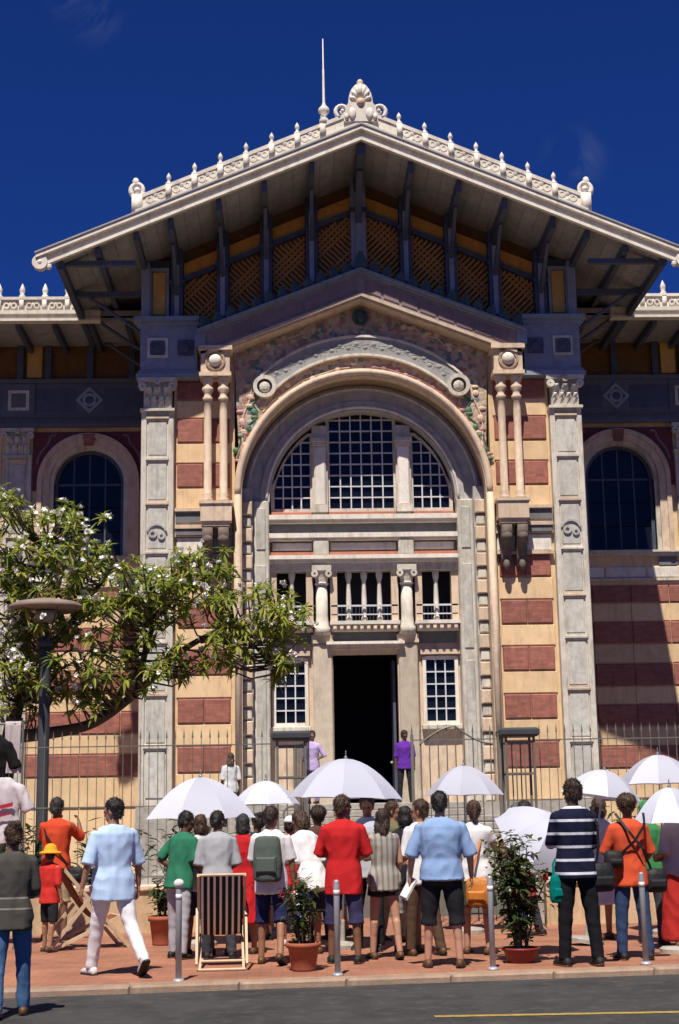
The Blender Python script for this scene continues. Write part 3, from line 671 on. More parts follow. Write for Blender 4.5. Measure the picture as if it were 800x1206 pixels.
# cresting board with relief
CH = .45
cr = part('cresting', rk(MB(),5.62,.07+CH-.1,.07,VF-.06,VF+.06), pale_trim)
part('cresting_rail', rk(rk(MB(),5.68,.07+CH,.07+CH-.1,VF-.095,VF+.12),5.66,.15,.072,VF-.12,VF-.06), pale_trim, parent=cr)
for sx in (-1,1):
    for k in range(8):
        uu = .97+.645*k
        if k < 7:
            u = sx*uu; z = BZ(u)+.07
            fin = MB().lathe([(.08,CH-.02),(.08,CH+.04),(.04,CH+.07),(.035,CH+.12),(.055,CH+.16),(.062,CH+.20),(.045,CH+.25),(.012,CH+.30),(.004,CH+.32)],u,VF,z,10)
            fin.box(u-.07,u+.07,VF-.15,VF-.06,z+.05,z+CH-.05)
            part('finial', fin, whitestone, True, parent=cr)
        um = sx*(uu-.32)
        if 0 < k:
            zc = BZ(um)+.07+.27; t = -sx*math.atan(SL)
            orn = MB()
            for q in (-1,1): orn.arc(um+q*.14, zc-q*sx*SL*.14-.03,.04,.10,VF-.075,VF-.05,0,2*pi,12)
            orn.ball((um,VF-.06,zc+.06),.07,.03,.09,8,5).ball((um,VF-.06,zc-.13),.05,.03,.05,8,5)
            part('crest_relief', orn, pale_trim, parent=cr)
    # end scrolls
    u = sx*5.62; z = BZ(5.62)+.07
    ac = MB().tube([(u+sx*.0+.16*cos(t)*sx*(1-.09*t/pi)+.0, VF, z+CH+.18+.17*sin(t)) for t in [i*pi/8-.8 for i in range(15)]],[.07-.002*i for i in range(15)],8)
    ac.ball((u,VF,z+CH+.18),.09,.09,.09,10,6).ball((u+sx*.04,VF,z+CH+.4),.09,.07,.12,8,5).box(u-.13,u+.13,VF-.1,VF+.1,z,z+CH+.05).ball((u-sx*.18,VF,z+CH+.05),.08,.07,.08,8,5)
    part('corner_acroterion', ac, whitestone, True, parent=cr)
# central acroterion
zA = BZ(0)+.03
ca = part('central_acroterion', MB().prism([(-.44,zA+.1),(.44,zA+.1),(.38,zA+.5),(.3,zA+.62),(-.3,zA+.62),(-.38,zA+.5)],VF-.14,VF+.14), pale_trim)
head = MB().prism([(.31*cos(pi*i/16),zA+.62+.54*sin(pi*i/16)) for i in range(17)],VF-.1,VF+.1)
hd = part('palmette', head, pale_trim, parent=ca)
for k in range(7):
    a = radians(14+152*k/6); l = .52
    part('palmette_petal', MB().tube([(.1*cos(a),VF-.11,zA+.66+.1*sin(a)),(.2*cos(a),VF-.14,zA+.66+.31*sin(a)),(.27*cos(a),VF-.11,zA+.66+.47*sin(a))],[.03,.055,.03],8), whitestone, True, parent=ca)
part('palmette_boss', MB().ball((0,VF-.12,zA+.62),.12,.1,.12,12,8).ball((0,VF,zA+1.2),.09,.09,.11,10,6), warmstone, True, parent=ca)
for sx in (-1,1):
    sc = MB().tube([(sx*(.46+(.2-.009*i)*cos(i*pi/7-1.2)), VF-.05, zA+.42+(.2-.009*i)*sin(i*pi/7-1.2)) for i in range(17)],[.06-.002*i for i in range(17)],8)
    sc.ball((sx*.46,VF-.06,zA+.42),.055,.055,.055,10,6)
    part('scroll', sc, whitestone, True, parent=ca)
    part('relief_leaf', MB().ball((sx*.22,VF-.15,zA+.3),.1,.05,.17,8,5).ball((sx*.36,VF-.15,zA+.22),.06,.05,.09,8,5), whitestone, True, parent=ca)
rod = part('lightning_rod', MB().lathe([(.12,0),(.12,.12),(.05,.2),(.14,.32),(.14,.42),(.05,.52),(.035,.6),(.028,1.5),(.02,1.52),(.012,2.36)],-.93,VF,BZ(.93)+.07+CH-.02,10), whitestone, True)

# ------------------------------------------------------------------ the two wings
WV = 4.5
RW = 1.41; RG = .99; UC = 7.60; SPR = 10.94
for sx in (-1,1):
    def X(a, b): return sorted((sx*a, sx*b))
    def W(name, mb, mat, parent=None, smooth=False): return part(name, mb, mat, smooth, parent)
    ww = MB()
    ww.box(*X(5.6,UC-RG),WV,WV+.4,F0-1.85,SPR).box(*X(UC+RG,14.5),WV,WV+.4,0,SPR).box(*X(UC-RG,UC+RG),WV+.003,WV+.4,0,8.75)
    poly = [(sx*5.6,SPR),(sx*(UC-RG),SPR)]+[(sx*(UC-RG*cos(pi*i/20)),SPR+RG*sin(pi*i/20)) for i in range(21)]+[(sx*14.5,SPR),(sx*14.5,15.1),(sx*5.6,15.1)]
    ww.prism(poly, WV, WV+.4)
    wall = W('wing_wall', ww, cream)
    W('wing_shell', MB().box(*X(14.1,14.5),WV+.4,16,0,15).box(*X(5.7,14.1),15.6,16,0,15), cream)
    # spandrel facing in dark red with ribbon corners
    poly = [(sx*6.1,SPR-.2),(sx*(UC-RW),SPR-.2)]+[(sx*(UC-RW*cos(pi*i/20)),SPR+RW*sin(pi*i/20)) for i in range(21)]+[(sx*(UC+RW),SPR-.2),(sx*9.2,SPR-.2),(sx*9.2,12.45),(sx*6.1,12.45)]
    W('wing_spandrel', MB().prism(poly, WV-.05, WV-.001), redpaint, wall)
    for q in (-1,1):
        W('ribbon', MB().tube([(sx*UC+q*(.95+.5*t+.05*sin(t*9)),WV-.055,12.36-.85*t*t) for t in [i/10 for i in range(11)]],.04,6), pinkgrey2, wall)
    aw = W('wing_arch', MB().arc(sx*UC,SPR,RG+.12,RW,WV-.16,WV+.02,0,pi,32).box(*X(UC-RW,UC-RG-.12),WV-.16,WV+.02,8.75,SPR-.003).box(*X(UC+RG+.12,UC+RW),WV-.16,WV+.02,8.75,SPR-.003), warmstone)
    W('arch_bead', MB().arc(sx*UC,SPR,RW-.1,RW+.03,WV-.22,WV-.16,0,pi,32).box(*X(UC+RW-.1,UC+RW+.03),WV-.22,WV-.16,8.75,SPR-.003).box(*X(UC-RW-.03,UC-RW+.1),WV-.22,WV-.16,8.75,SPR-.003), warmstone, aw)
    W('arch_reveal', MB().arc(sx*UC,SPR,RG,RG+.13,WV-.08,WV+.3,0,pi,32).box(*X(UC-RG-.13,UC-RG),WV-.08,WV+.3,8.75,SPR-.003).box(*X(UC+RG,UC+RG+.13),WV-.08,WV+.3,8.75,SPR-.003), stone, aw)
    W('keystone', MB().prism([(sx*UC-.13,SPR+RG+.1),(sx*UC+.13,SPR+RG+.1),(sx*UC+.18,SPR+RW),(sx*UC-.18,SPR+RW)],WV-.24,WV-.1), redpan, aw)
    wf = lambda u: SPR+sqrt(max((RG-.06)**2-(u-sx*UC)**2, .0004))
    # tall dark arched window of five lights
    wn = W('wing_window', MB().arc(sx*UC,SPR,RG-.1,RG,WV+.12,WV+.24,0,pi,30).box(*X(UC-RG,UC-RG+.1),WV+.12,WV+.24,8.75,SPR-.003).box(*X(UC+RG-.1,UC+RG),WV+.12,WV+.24,8.75,SPR-.003).box(*X(UC-RG+.1,UC+RG-.1),WV+.12,WV+.24,8.75,8.87), darkblue)
    for i in range(4):
        a = -RG+.1+(2*RG-.2)*i/4; b = a+(2*RG-.2)/4
        for k in range(3):
            z0 = 8.87+.70*k
            W('pane', MB().box(sx*UC+a+.02,sx*UC+b-.02,WV+.2,WV+.215,z0+.02,z0+.68 if k < 2 else SPR), glassm, wn)
        zz = [(sx*UC+a+(b-a)*j/5, SPR+sqrt(max((RG-.1)**2-(a+(b-a)*j/5)**2,0))) for j in range(6)]
        W('pane', MB().prism([(sx*UC+a+.02,SPR+.02),(sx*UC+b-.02,SPR+.02)]+[(min(max(x,sx*UC+a+.02),sx*UC+b-.02),max(z,SPR+.03)) for x,z in zz[::-1]],WV+.2,WV+.215), glassm, wn)
        if i: W('mullion', MB().box(sx*UC+a-.022,sx*UC+a+.022,WV+.16,WV+.23,8.87,SPR+sqrt((RG-.1)**2-a*a)), darkblue, wn)
    W('transom', MB().box(sx*UC-RG+.1,sx*UC+RG-.1,WV+.165,WV+.225,SPR-.03,SPR+.03), darkblue, wn)
    W('backing', MB().box(sx*UC-RG,sx*UC+RG,WV+.3,WV+.34,8.75,SPR+RG), interior, wn)
    # sill band with dark insets
    W('sill_band', MB().box(*X(5.75,9.2),WV-.14,WV,8.66,8.76).box(*X(5.75,9.2),WV-.2,WV,8.76,8.82).box(*X(5.75,9.2),WV-.1,WV,7.95,8.02), stone, wall)
    W('dark_inset', MB().box(*X(UC+1.0,9.12),WV-.05,WV,8.4,8.63), darkband, wall)
    for a,b in ((5.9,7.0),(7.05,8.2),(8.25,9.15)): W('frieze_panel', MB().cbox(*X(a,b),WV-.04,WV,8.05,8.36,.02), whitestone, wall)
    # striped courses
    reds = [(7.82,7.34),(6.78,6.18),(5.6,4.99),(4.46,3.88),(3.31,2.73)]
    for ri,(z1,z0) in enumerate(reds):
        for (a,b) in ((5.75,6.62),(6.64,7.72),(7.74,8.82),(8.84,9.2),(10.1,11.2),(11.22,12.3),(12.32,13.4),(13.42,14.4)):
            W('red_panel', MB().cbox(*X(a,b),WV-.06,WV,z0,z1,.02), redpan, wall)
            nz = reds[ri+1][0] if ri < 4 else F0
            W('cream_panel', MB().cbox(*X(a,b),WV-.03,WV,nz+.03,z0-.03,.012), cream, wall)
    # end pilaster of the wing
    jz2 = [11.6,10.5,9.4,8.2,7.0,5.9,4.6,3.3,F0]
    pl = pilaster(sx*9.62, WV-.12, .8, 11.75, jz2, 0, .5)
    capital(pl, sx*9.62, WV-.12, 11.75, .8, .78)
    W('upper_stripe_wall', MB().box(*X(10.1,14.45),WV-.04,WV,8.82,12.5), cream, wall)
    # frieze under the eave
    fr = W('wing_frieze', MB().box(*X(5.75,14.5),WV-.15,WV,12.62,13.98), shaded)
    W('moulding', MB().box(*X(5.75,14.5),WV-.26,WV-.15,12.55,12.66).box(*X(5.75,14.5),WV-.21,WV-.15,12.66,12.76).box(*X(5.75,14.5),WV-.24,WV-.15,13.86,13.98).box(*X(5.75,14.5),WV-.2,WV-.15,12.86,12.9), shaded, fr)
    W('dark_inset', MB().box(*X(5.95,7.2),WV-.165,WV-.15,13.02,13.7), darkblue, fr)
    W('dark_inset', MB().box(*X(8.0,9.15),WV-.165,WV-.15,13.02,13.7), darkblue, fr)
    W('diamond', MB().arc(sx*UC,13.36,.28,.40,WV-.2,WV-.14,0,2*pi,4).arc(sx*UC,13.36,.12,.2,WV-.2,WV-.14,0,2*pi,12), bluegrey, fr)
    W('diamond_heart', MB().ball((sx*UC,WV-.15,13.36),.12,.05,.12,10,6), darkblue, fr)
    for uc in (9.62,):
        W('square_panel', MB().arc(sx*uc,13.36,.3,.42,WV-.2,WV-.14,pi/4,2*pi+pi/4,4), stone, fr)
        W('square_heart', MB().box(sx*uc-.19,sx*uc+.19,WV-.17,WV-.14,13.17,13.55), redpaint, fr)
        W('frieze_block', MB().box(sx*uc-.46,sx*uc+.46,WV-.19,WV-.15,12.9,13.85), shaded, fr)
    # clerestory under the eave: timber bays with ochre panels
    cl = W('clerestory', MB().box(*X(5.75,14.5),WV-.06,WV-.001,13.99,15.1), brownback)
    for uc in (6.4,7.6,8.8,9.6,10.8,12.0,13.2,14.2):
        W('clerestory_post', MB().box(sx*uc-.09,sx*uc+.09,WV-.2,WV-.06,13.99,15.1), darkblue, cl)
    for uc in (9.2,): W('yellow_panel', MB().cbox(sx*uc-.22,sx*uc+.22,WV-.13,WV-.06,14.05,15.0,.02), yellowpan, cl)
    # wing roof, soffit and cornice
    rf = W('wing_roof', MB().add([(sx*x,y,z) for x,y,z in ((5.6,2.05,15.25),(14.9,2.05,15.25),(14.9,10,18.2),(5.6,10,18.2),(5.6,2.05,15.1),(14.9,2.05,15.1),(14.9,10,18.05),(5.6,10,18.05))],[(0,1,2,3),(7,6,5,4),(0,4,5,1),(1,5,6,2),(2,6,7,3),(3,7,4,0)]), roofm)
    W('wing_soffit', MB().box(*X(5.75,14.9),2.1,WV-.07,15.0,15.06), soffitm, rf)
    for k in range(9): W('eave_bracket', MB().box(sx*(6.3+1.0*k)-.06,sx*(6.3+1.0*k)+.06,2.15,WV-.06,14.78,14.999), darkblue, rf)
    wc = W('wing_cornice', MB().box(*X(7.02,14.95),1.9,2.1,14.9,15.2).box(*X(7.0,14.95),1.82,1.9,15.1,15.2).box(*X(7.0,14.95),1.82,1.9,14.9,14.97), pale_trim)
    W('wing_crest', MB().box(*X(7.05,14.95),1.94,2.04,15.2,15.52).box(*X(7.02,14.95),1.86,2.1,15.52,15.60), pale_trim, wc)
    for k in range(12):
        u = sx*(7.3+.62*k)
        W('finial', MB().lathe([(.09,15.58),(.09,15.66),(.05,15.7),(.075,15.78),(.08,15.84),(.05,15.92),(.005,16.02)],u,1.98,0,10).box(u-.06,u+.06,1.86,1.94,15.2,15.54), whitestone, wc, True)
        u2 = u+sx*.31
        W('crest_relief', MB().arc(u2-.1,15.36,.05,.09,1.88,1.95,0,2*pi,10).arc(u2+.1,15.36,.05,.09,1.88,1.95,0,2*pi,10).ball((u2,1.92,15.4),.05,.04,.06,8,5), pale_trim, wc)

# ------------------------------------------------------------------ cloth and other small materials
def striped(name, c1, c2, axis, period, frac, off=0, lo=-9, hi=9):
    if name in MATS: return MATS[name]
    m = M(name, c1, .9, .07, 3.5, .3, 120, spec=.1); nt = m.node_tree; N = nt.nodes; L = nt.links; b = N['Principled BSDF']
    src = b.inputs['Base Color'].links[0].from_socket
    tc = N.new('ShaderNodeTexCoord'); sp = N.new('ShaderNodeSeparateXYZ'); L.new(tc.outputs['Object'], sp.inputs[0])
    def mt(op, a, bb):
        n = N.new('ShaderNodeMath'); n.operation = op
        for i, q in enumerate((a, bb)):
            if isinstance(q, (int, float)): n.inputs[i].default_value = q
            else: L.new(q, n.inputs[i])
        return n.outputs[0]
    z = sp.outputs[axis]
    k = mt('LESS_THAN', mt('FRACT', mt('MULTIPLY', mt('ADD', z, off), 1/period), 0), frac)
    k = mt('MULTIPLY', k, mt('MULTIPLY', mt('GREATER_THAN', z, lo), mt('LESS_THAN', z, hi)))
    mx = N.new('ShaderNodeMix'); mx.data_type = 'RGBA'; L.new(k, mx.inputs[0]); L.new(src, mx.inputs[6]); mx.inputs[7].default_value = (*c2, 1)
    L.new(mx.outputs[2], b.inputs['Base Color']); return m
def fab(name, col): return M(name+' cloth', col, .9, .07, 3.5, .35, 120, spec=.1)
def skinm(k): return M('skin tone '+'abcd'[k], [(.46,.25,.17),(.33,.165,.10),(.19,.095,.055),(.10,.050,.030)][k], .5, .06, 14, .05, 90, rnd=.04)
darkbrown = M('dark brown hair', (.035,.021,.014), .5, .3, 40, .5, 90)
hairm = M('dark hair', (.016,.013,.012), .45, .3, 40, .5, 90); brownhair = M('brown hair', (.06,.032,.018), .45, .3, 40, .5, 90); greyhair = M('dark grey hair', (.03,.028,.027), .5, .3, 40, .5, 90)
leather = M('black leather', (.012,.012,.013), .65, .2, 20, .2, 60); browns = M('brown leather', (.10,.045,.02), .5, .2, 20, .2, 60)
whiteshoe = M('white canvas', (.62,.60,.58), .8, .1, 20, .1, 60); eyem = M('eye dark', (.01,.008,.008), .2)

# ------------------------------------------------------------------ people
TS = bpy.data.scenes.new('scratch'); SCRATCH = []
def remesh(mb, voxel, mat, name, smooth=1, wrinkle=0.0, seed=0, wfreq=9):
    me = bpy.data.meshes.new('tmp'); me.from_pydata([tuple(p) for p in mb.v], [], mb.f)
    bm = bmesh.new(); bm.from_mesh(me); bmesh.ops.recalc_face_normals(bm, faces=bm.faces); bm.to_mesh(me); bm.free()
    ob = bpy.data.objects.new('tmp', me); TS.collection.objects.link(ob)
    r = ob.modifiers.new('r', 'REMESH'); r.mode = 'VOXEL'; r.voxel_size = voxel
    if smooth:
        sm = ob.modifiers.new('s', 'SMOOTH'); sm.factor = .5; sm.iterations = smooth
    TS.view_layers[0].update(); dg = TS.view_layers[0].depsgraph
    out = bpy.data.meshes.new_from_object(ob.evaluated_get(dg)); out.name = name
    TS.collection.objects.unlink(ob)
    SCRATCH.append(ob); SCRATCH.append(me)
    if wrinkle:
        off = Vector((seed*3.7, seed*1.3, 0))
        nv = len(out.vertices); co = [0.0]*(3*nv); no = [0.0]*(3*nv)
        out.vertices.foreach_get('co', co); out.vertices.foreach_get('normal', no)
        for i in range(0, 3*nv, 3):
            px, py, pz = co[i:i+3]
            if name in ('top', 'skirt', 'hanging_shirt'):
                q1 = Vector((px*13, py*13, pz*2.6))+off; q2 = Vector((px*6+pz*4, py*6, pz*5-px*6))+off
                n1 = noise.noise(q1); d = (.75*n1+1.1*(.42-abs(noise.noise(q2))))*wrinkle
            elif name in ('trousers', 'shorts'):
                q1 = Vector((px*8, py*8, pz*17+px*6))+off; q2 = Vector((px*13, py*13, pz*4))+off
                d = (.8*noise.noise(q1)+1.*(.4-abs(noise.noise(q2))))*wrinkle
            else:
                q = Vector((px*wfreq, py*wfreq, pz*wfreq*.55+px*4))+off
                d = (noise.noise(q)+.5*noise.noise(q*2.3))*wrinkle
            co[i] = px+no[i]*d; co[i+1] = py+no[i+1]*d; co[i+2] = pz+no[i+2]*d
        out.vertices.foreach_set('co', co); out.update()
    out.materials.clear(); out.materials.append(mat)
    out.polygons.foreach_set('use_smooth', [True]*len(out.polygons))
    return out
def capsule(mb, p0, p1, r0, r1, n=10):
    p0, p1 = Vector(p0), Vector(p1); d = (p1-p0); L = d.length; d = d/L
    pts = []; rs = []
    for k in range(4):
        t = pi/2*k/3.4; pts.append(p0-d*r0*cos(t)); rs.append(max(r0*sin(t), r0*.15))
    for k in range(5): pts.append(p0+d*L*k/4); rs.append(r0+(r1-r0)*k/4)
    for k in range(1, 4):
        t = pi/2*k/3.4; pts.append(p1+d*r1*sin(t)); rs.append(max(r1*cos(t), r1*.15))
    return mb.tube(pts, rs, n)
def loft(mb, rings, n=18):      # rings: (center, ax, ay) with ax, ay half-axis vectors
    vs = []; fs = []
    for c, a, b in rings:
        for i in range(n):
            t = 2*pi*i/n; ct, st = cos(t), sin(t)
            ct = math.copysign(abs(ct)**.85, ct); st = math.copysign(abs(st)**.85, st)
            vs.append(Vector(c)+Vector(a)*ct+Vector(b)*st)
    for k in range(len(rings)-1):
        for i in range(n): fs.append((k*n+i,k*n+(i+1)%n,(k+1)*n+(i+1)%n,(k+1)*n+i))
    fs.append(tuple(range(n-1,-1,-1))); fs.append(tuple(range((len(rings)-1)*n, len(rings)*n)))
    return mb.add(vs, fs)
STAND = ((2,-2,5),(-2,2,5))      # per side (left, right): thigh forward deg, knee bend deg, spread deg
HANG = ((.14,-.05,-1),(.06,.22,-1)); FORW = ((.16,.12,-1),(-.15,1,.15)); UPF = ((.28,.75,-.55),(-.35,.55,.75)); HIPS = ((.45,-.25,-.9),(-.55,.35,-.35)); WAIST = ((.18,.05,-1),(-.45,.85,-.25)); BACKH = ((.2,-.3,-1),(-.5,-.1,-.6))
NP = [0]
def person(label, x, y, z, h, face=0, legs=STAND, arms=(HANG, HANG), top=None, sleeve=.55, hem=-.10, bottom=None, blen=1.0, bkind='trousers', hair='short', hmat=None, skin=1,
           shoes=None, g=1.0, fem=False, lean=0, turn=0, headpitch=0, extras=None, child=False, flare=1.0, tuck=False):
    NP[0] += 1; sd = NP[0]
    if legs is STAND and NP[0] % 3 == 1: legs = ((7,3,4),(-3,9,7))
    elif legs is STAND and NP[0] % 3 == 2: legs = ((-4,6,7),(6,3,3))
    if turn == 0: turn = (-32,18,40,-12,27,-45,8)[NP[0] % 7]
    if headpitch == 0: headpitch = (4,14,9,18)[NP[0] % 4]
    s = h/1.75; root = thing('person', label, 'person', (x,y,z), radians(face))
    sk = skinm(skin); hm = hmat or (hairm, brownhair, hairm, greyhair, darkbrown)[NP[0] % 5]
    hs = 1.18 if child else 1.0
    HW = .088*(1.05 if fem else 1.0)*g**.5
    TH, SHN = .42, .42
    # legs
    lg = []
    for i, (tf, kb, spd) in enumerate(legs):
        sx = -1 if i == 0 else 1
        a = radians(tf); b = radians(tf-kb); sp = sin(radians(spd))*sx
        k = Vector((sp*TH, sin(a)*TH, -cos(a)*TH)); an = k+Vector((sp*SHN*.5, sin(b)*SHN, -cos(b)*SHN))
        lg.append((Vector((sx*HW,0,0)), Vector((sx*HW,0,0))+k, Vector((sx*HW,0,0))+an, b, sx))
    hipz = .085-min(q[2].z for q in lg)
    H = Vector((0,0,hipz))
    lg = [(a+H,b+H,c+H,ang,sx) for a,b,c,ang,sx in lg]
    ln = radians(lean); up = Vector((0,sin(ln),cos(ln))); fw = Vector((0,cos(ln),-sin(ln))); rt = Vector((1,0,0))
    def T(t, fx=0, fy=0): return H+up*t+rt*fx+fw*fy
    def V(d): d = Vector(d); return (rt*d.x+fw*d.y+up*d.z)
    prof = [(-.09,.13,.10),(-.02,.168,.115),(.07,.160,.112),(.17,.140,.10),(.30,.158,.112),(.42,.174,.118),(.50,.172,.10),(.545,.125,.08),(.575,.07,.062)]
    def wfac(t):
        if not fem: return 1
        return {-.09:1.02,-.02:1.06,.07:1.03,.17:.86,.30:.88}.get(t,.90)
    def rings(infl, tmin=-9, tmax=9, extra=None, fl=1.0):
        out = []; P = [p for p in prof if tmin-1e-6 <= p[0] <= tmax+1e-6]
        if extra: P = extra+P
        for t, a, b in P:
            k = wfac(t)*g*(fl if t < .17 else 1)
            out.append((T(t,0,.012*(t/.5) if t < .5 else .0), rt*(a*k+infl), fw*(b*(1+(g-1)*1.5)*(fl if t < .17 else 1)+infl)))
        return out
    SHX = .178*(.90 if fem else 1)*g**.6
    ar = []
    for i, (U, Fo) in enumerate(arms):
        sx = -1 if i == 0 else 1
        u = V((U[0]*sx,U[1],U[2])).normalized(); f = V((Fo[0]*sx,Fo[1],Fo[2])).normalized()
        a = T(.495,sx*SHX); e = a+u*.285; w = e+f*.25
        ar.append((a,e,w,f,sx))
    # --- body: one continuous skin
    mb = MB(); loft(mb, rings(0))
    lf = 1+(g-1)*.6
    for a,b,c,ang,sx in lg:
        capsule(mb, a+Vector((0,0,-.02)), b, .083*lf, .056); capsule(mb, b, c, .053, .037); capsule(mb, b+(c-b)*.18+Vector((0,-.014,0)), b+(c-b)*.5+Vector((0,-.008,0)), .05, .042)
        ft = Vector((sx*.12, cos(min(0,ang)*.9), sin(min(0,ang)*.9))).normalized()
        heel = c+Vector((0,-.03,-.045)); capsule(mb, heel, c+ft*.15+Vector((0,0,-.062)), .034, .024); capsule(mb, c+ft*.02+Vector((0,0,-.03)), c+ft*.12+Vector((0,0,-.058)), .038, .03)
    for a,e,w,f,sx in ar:
        capsule(mb, a, e, .048*lf, .040); capsule(mb, e, w, .040, .027); capsule(mb, e+(w-e)*.1, e+(w-e)*.4, .041, .038)
        # hand
        n = (rt*(-sx)); n = (n-f*n.dot(f)); n = n.normalized() if n.length > .1 else V((0,0,1)); ac = f.cross(n).normalized()
        pc = w+f*.012
        loft(mb, [(pc, ac*.026, n*.017),(w+f*.05, ac*.040, n*.015),(w+f*.09, ac*.041, n*.013)], 10)
        for q in range(4):
            L0 = (.034,.040,.038,.028)[q]; o = ac*(-.030+.020*q)
            k0 = w+f*.085+o; k1 = k0+(f*.9+n*.25).normalized()*L0*1.1; k2 = k1+(f*.6+n*.7).normalized()*L0
            capsule(mb, k0, k1, .0098, .0092, 7); capsule(mb, k1, k2, .0092, .0085, 7)
        fwd = ac if ac.dot(V((0,1,.3))) > 0 else -ac
        t0 = w+f*.03+fwd*.03; t1 = t0+(f*.6+fwd*.7+n*.2).normalized()*.045; t2 = t1+(f*.9+fwd*.25+n*.3).normalized()*.032
        capsule(mb, t0, t1, .0125, .0105, 7); capsule(mb, t1, t2, .0105, .009, 7)
    # head
    ct, st = cos(radians(turn)), sin(radians(turn)); hp = radians(headpitch)
    hr = V((ct,st,0)); hf = (V((-st,ct,0))*cos(hp)-up*sin(hp)); hu = hr.cross(hf)
    capsule(mb, T(.54), T(.66)+hf*.005, .056*g**.5, .052)
    hc = T(.585)+up*.135*hs+hf*.015
    def HP(a,b,c): return hc+hr*a*hs+hf*b*hs+hu*c*hs
    def hball(m, c, rx, ry, rz, n=14, k=9):
        t = MB().ball((0,0,0),rx*hs,ry*hs,rz*hs,n,k); cc = HP(*c)
        m.add([cc+hr*p[0]+hf*p[1]+hu*p[2] for p in t.v], t.f)
    hball(mb,(0,-.008,.02),.074,.092,.096); hball(mb,(0,.022,-.045),.056,.066,.066); hball(mb,(0,.045,-.085),.030,.036,.026)
    hball(mb,(0,.094,-.028),.014,.02,.013,8,6); hball(mb,(0,.088,-.005),.009,.014,.028,8,6); hball(mb,(0,.078,.018),.05,.02,.012,10,6)
    for sx in (-1,1): hball(mb,(sx*.074,-.008,-.012),.012,.022,.032,8,6)
    hball(mb,(0,.082,-.068),.024,.012,.010,8,6)
    sc = lambda me: me.transform(Matrix.Scale(s,4))
    me = remesh(mb, .0105, sk, 'body'); sc(me)
    put('body', me, root)
    for sx in (-1,1):
        t = MB(); hball(t,(sx*.030,.083,.002),.012,.008,.007,8,6); m2 = t.mesh('eye', eyem, True); sc(m2); put('eye', m2, root)
    t = MB(); hball(t,(0,.093,-.069),.022,.006,.0035,8,5); m2 = t.mesh('mouth', M('lips',(.16,.05,.045),.5), True); sc(m2); put('mouth', m2, root)
    # --- hair or headgear
    if hair:
        hb = MB()
        if hair != 'under': hball(hb,(0,-.026,.038),.089,.099,.103)
        else: hball(hb,(0,-.022,.02),.078,.092,.08)
        hball(hb,(0,-.055,-.02),.072,.058,.07)
        if hair == 'long':
            for k in range(5): hball(hb,((k-2)*.028,-.07,-.10-.012*(2-abs(k-2))),.034,.036,.12)
            for sx in (-1,1): hball(hb,(sx*.066,-.012,-.06),.026,.045,.11)
        if hair == 'bob':
            for sx in (-1,1): hball(hb,(sx*.06,-.02,-.05),.036,.06,.075)
            hball(hb,(0,-.065,-.05),.07,.05,.075)
        if hair == 'bun': hball(hb,(0,-.10,.09),.05,.05,.045)
        if hair == 'pony': hball(hb,(0,-.115,-.02),.034,.04,.11); hball(hb,(0,-.09,.05),.045,.05,.045)
        if hair == 'afro': hball(hb,(0,-.03,.05),.115,.115,.105)
        # keep the face clear
        hm_ = remesh(hb, .011, hm, 'hair', 1, .011, sd, 30); 
        for v in hm_.vertices:
            d = v.co-hc; q = d.dot(hf)/hs; zz = d.dot(hu)/hs
            lim = .035 if zz < .055 else .075
            if q > lim: v.co -= hf*(q-lim)*hs
        tf = MB(); vsel = list(hm_.vertices); hco = [(v.co.copy(), v.normal.copy()) for v in random.sample(vsel, min(len(vsel), 620))]
        longer = hair in ('long', 'bob', 'pony')
        for p, nn in hco:
            if (p-hc).dot(hf)/hs > .03 and (p-hc).dot(hu)/hs < .06: continue
            jit = Vector((random.gauss(0,.35),random.gauss(0,.35),random.gauss(0,.35)))
            d = (nn*(.45 if longer else .8)+jit-hu*(1.1 if longer else .35)).normalized() if hair != 'afro' else (nn+jit*1.3).normalized()
            L = random.uniform(.020,.045) if longer else random.uniform(.012,.026); sd_ = d.cross(nn+jit*.2); sd_ = sd_.normalized() if sd_.length > .01 else hr
            tf.add([p-nn*.004+sd_*.0045, p-nn*.004-sd_*.0045, p+d*L],[(0,1,2)])
        bmh = bmesh.new(); bmh.from_mesh(hm_); nv0 = [bmh.verts.new(p) for p in tf.v]
        for f_ in tf.f: bmh.faces.new([nv0[i] for i in f_])
        bmh.to_mesh(hm_); bmh.free()
        sc(hm_); put('hair', hm_, root)
    # --- clothes
    if top:
        tb = MB(); t0 = hem
        ex = []
        if hem < -.02: ex = [(hem,.170,.126),((hem-.02)/2,.170,.122)]
        if hem < -.2: ex = [(hem,.172,.128),(hem*.6,.17,.125),(hem*.25,.168,.12)]
        P = rings(.024, -.02, .575, ex, flare); loft(tb, P)
        cap = T(.575); loft(tb, [(T(.55), rt*.085, fw*.078),(T(.592), rt*.066, fw*.062)], 14)
        if fem:
            for sx in (-1,1): b_ = MB().ball((0,0,0),.062,.055,.06,10,7); c_ = T(.35,sx*.072,.085); tb.add([c_+Vector(p) for p in b_.v], b_.f)
        if g > 1.1: b_ = MB().ball((0,0,0),.15*g,.10*g,.15,14,9); c_ = T(.12,0,.06); tb.add([c_+Vector(p) for p in b_.v], b_.f)
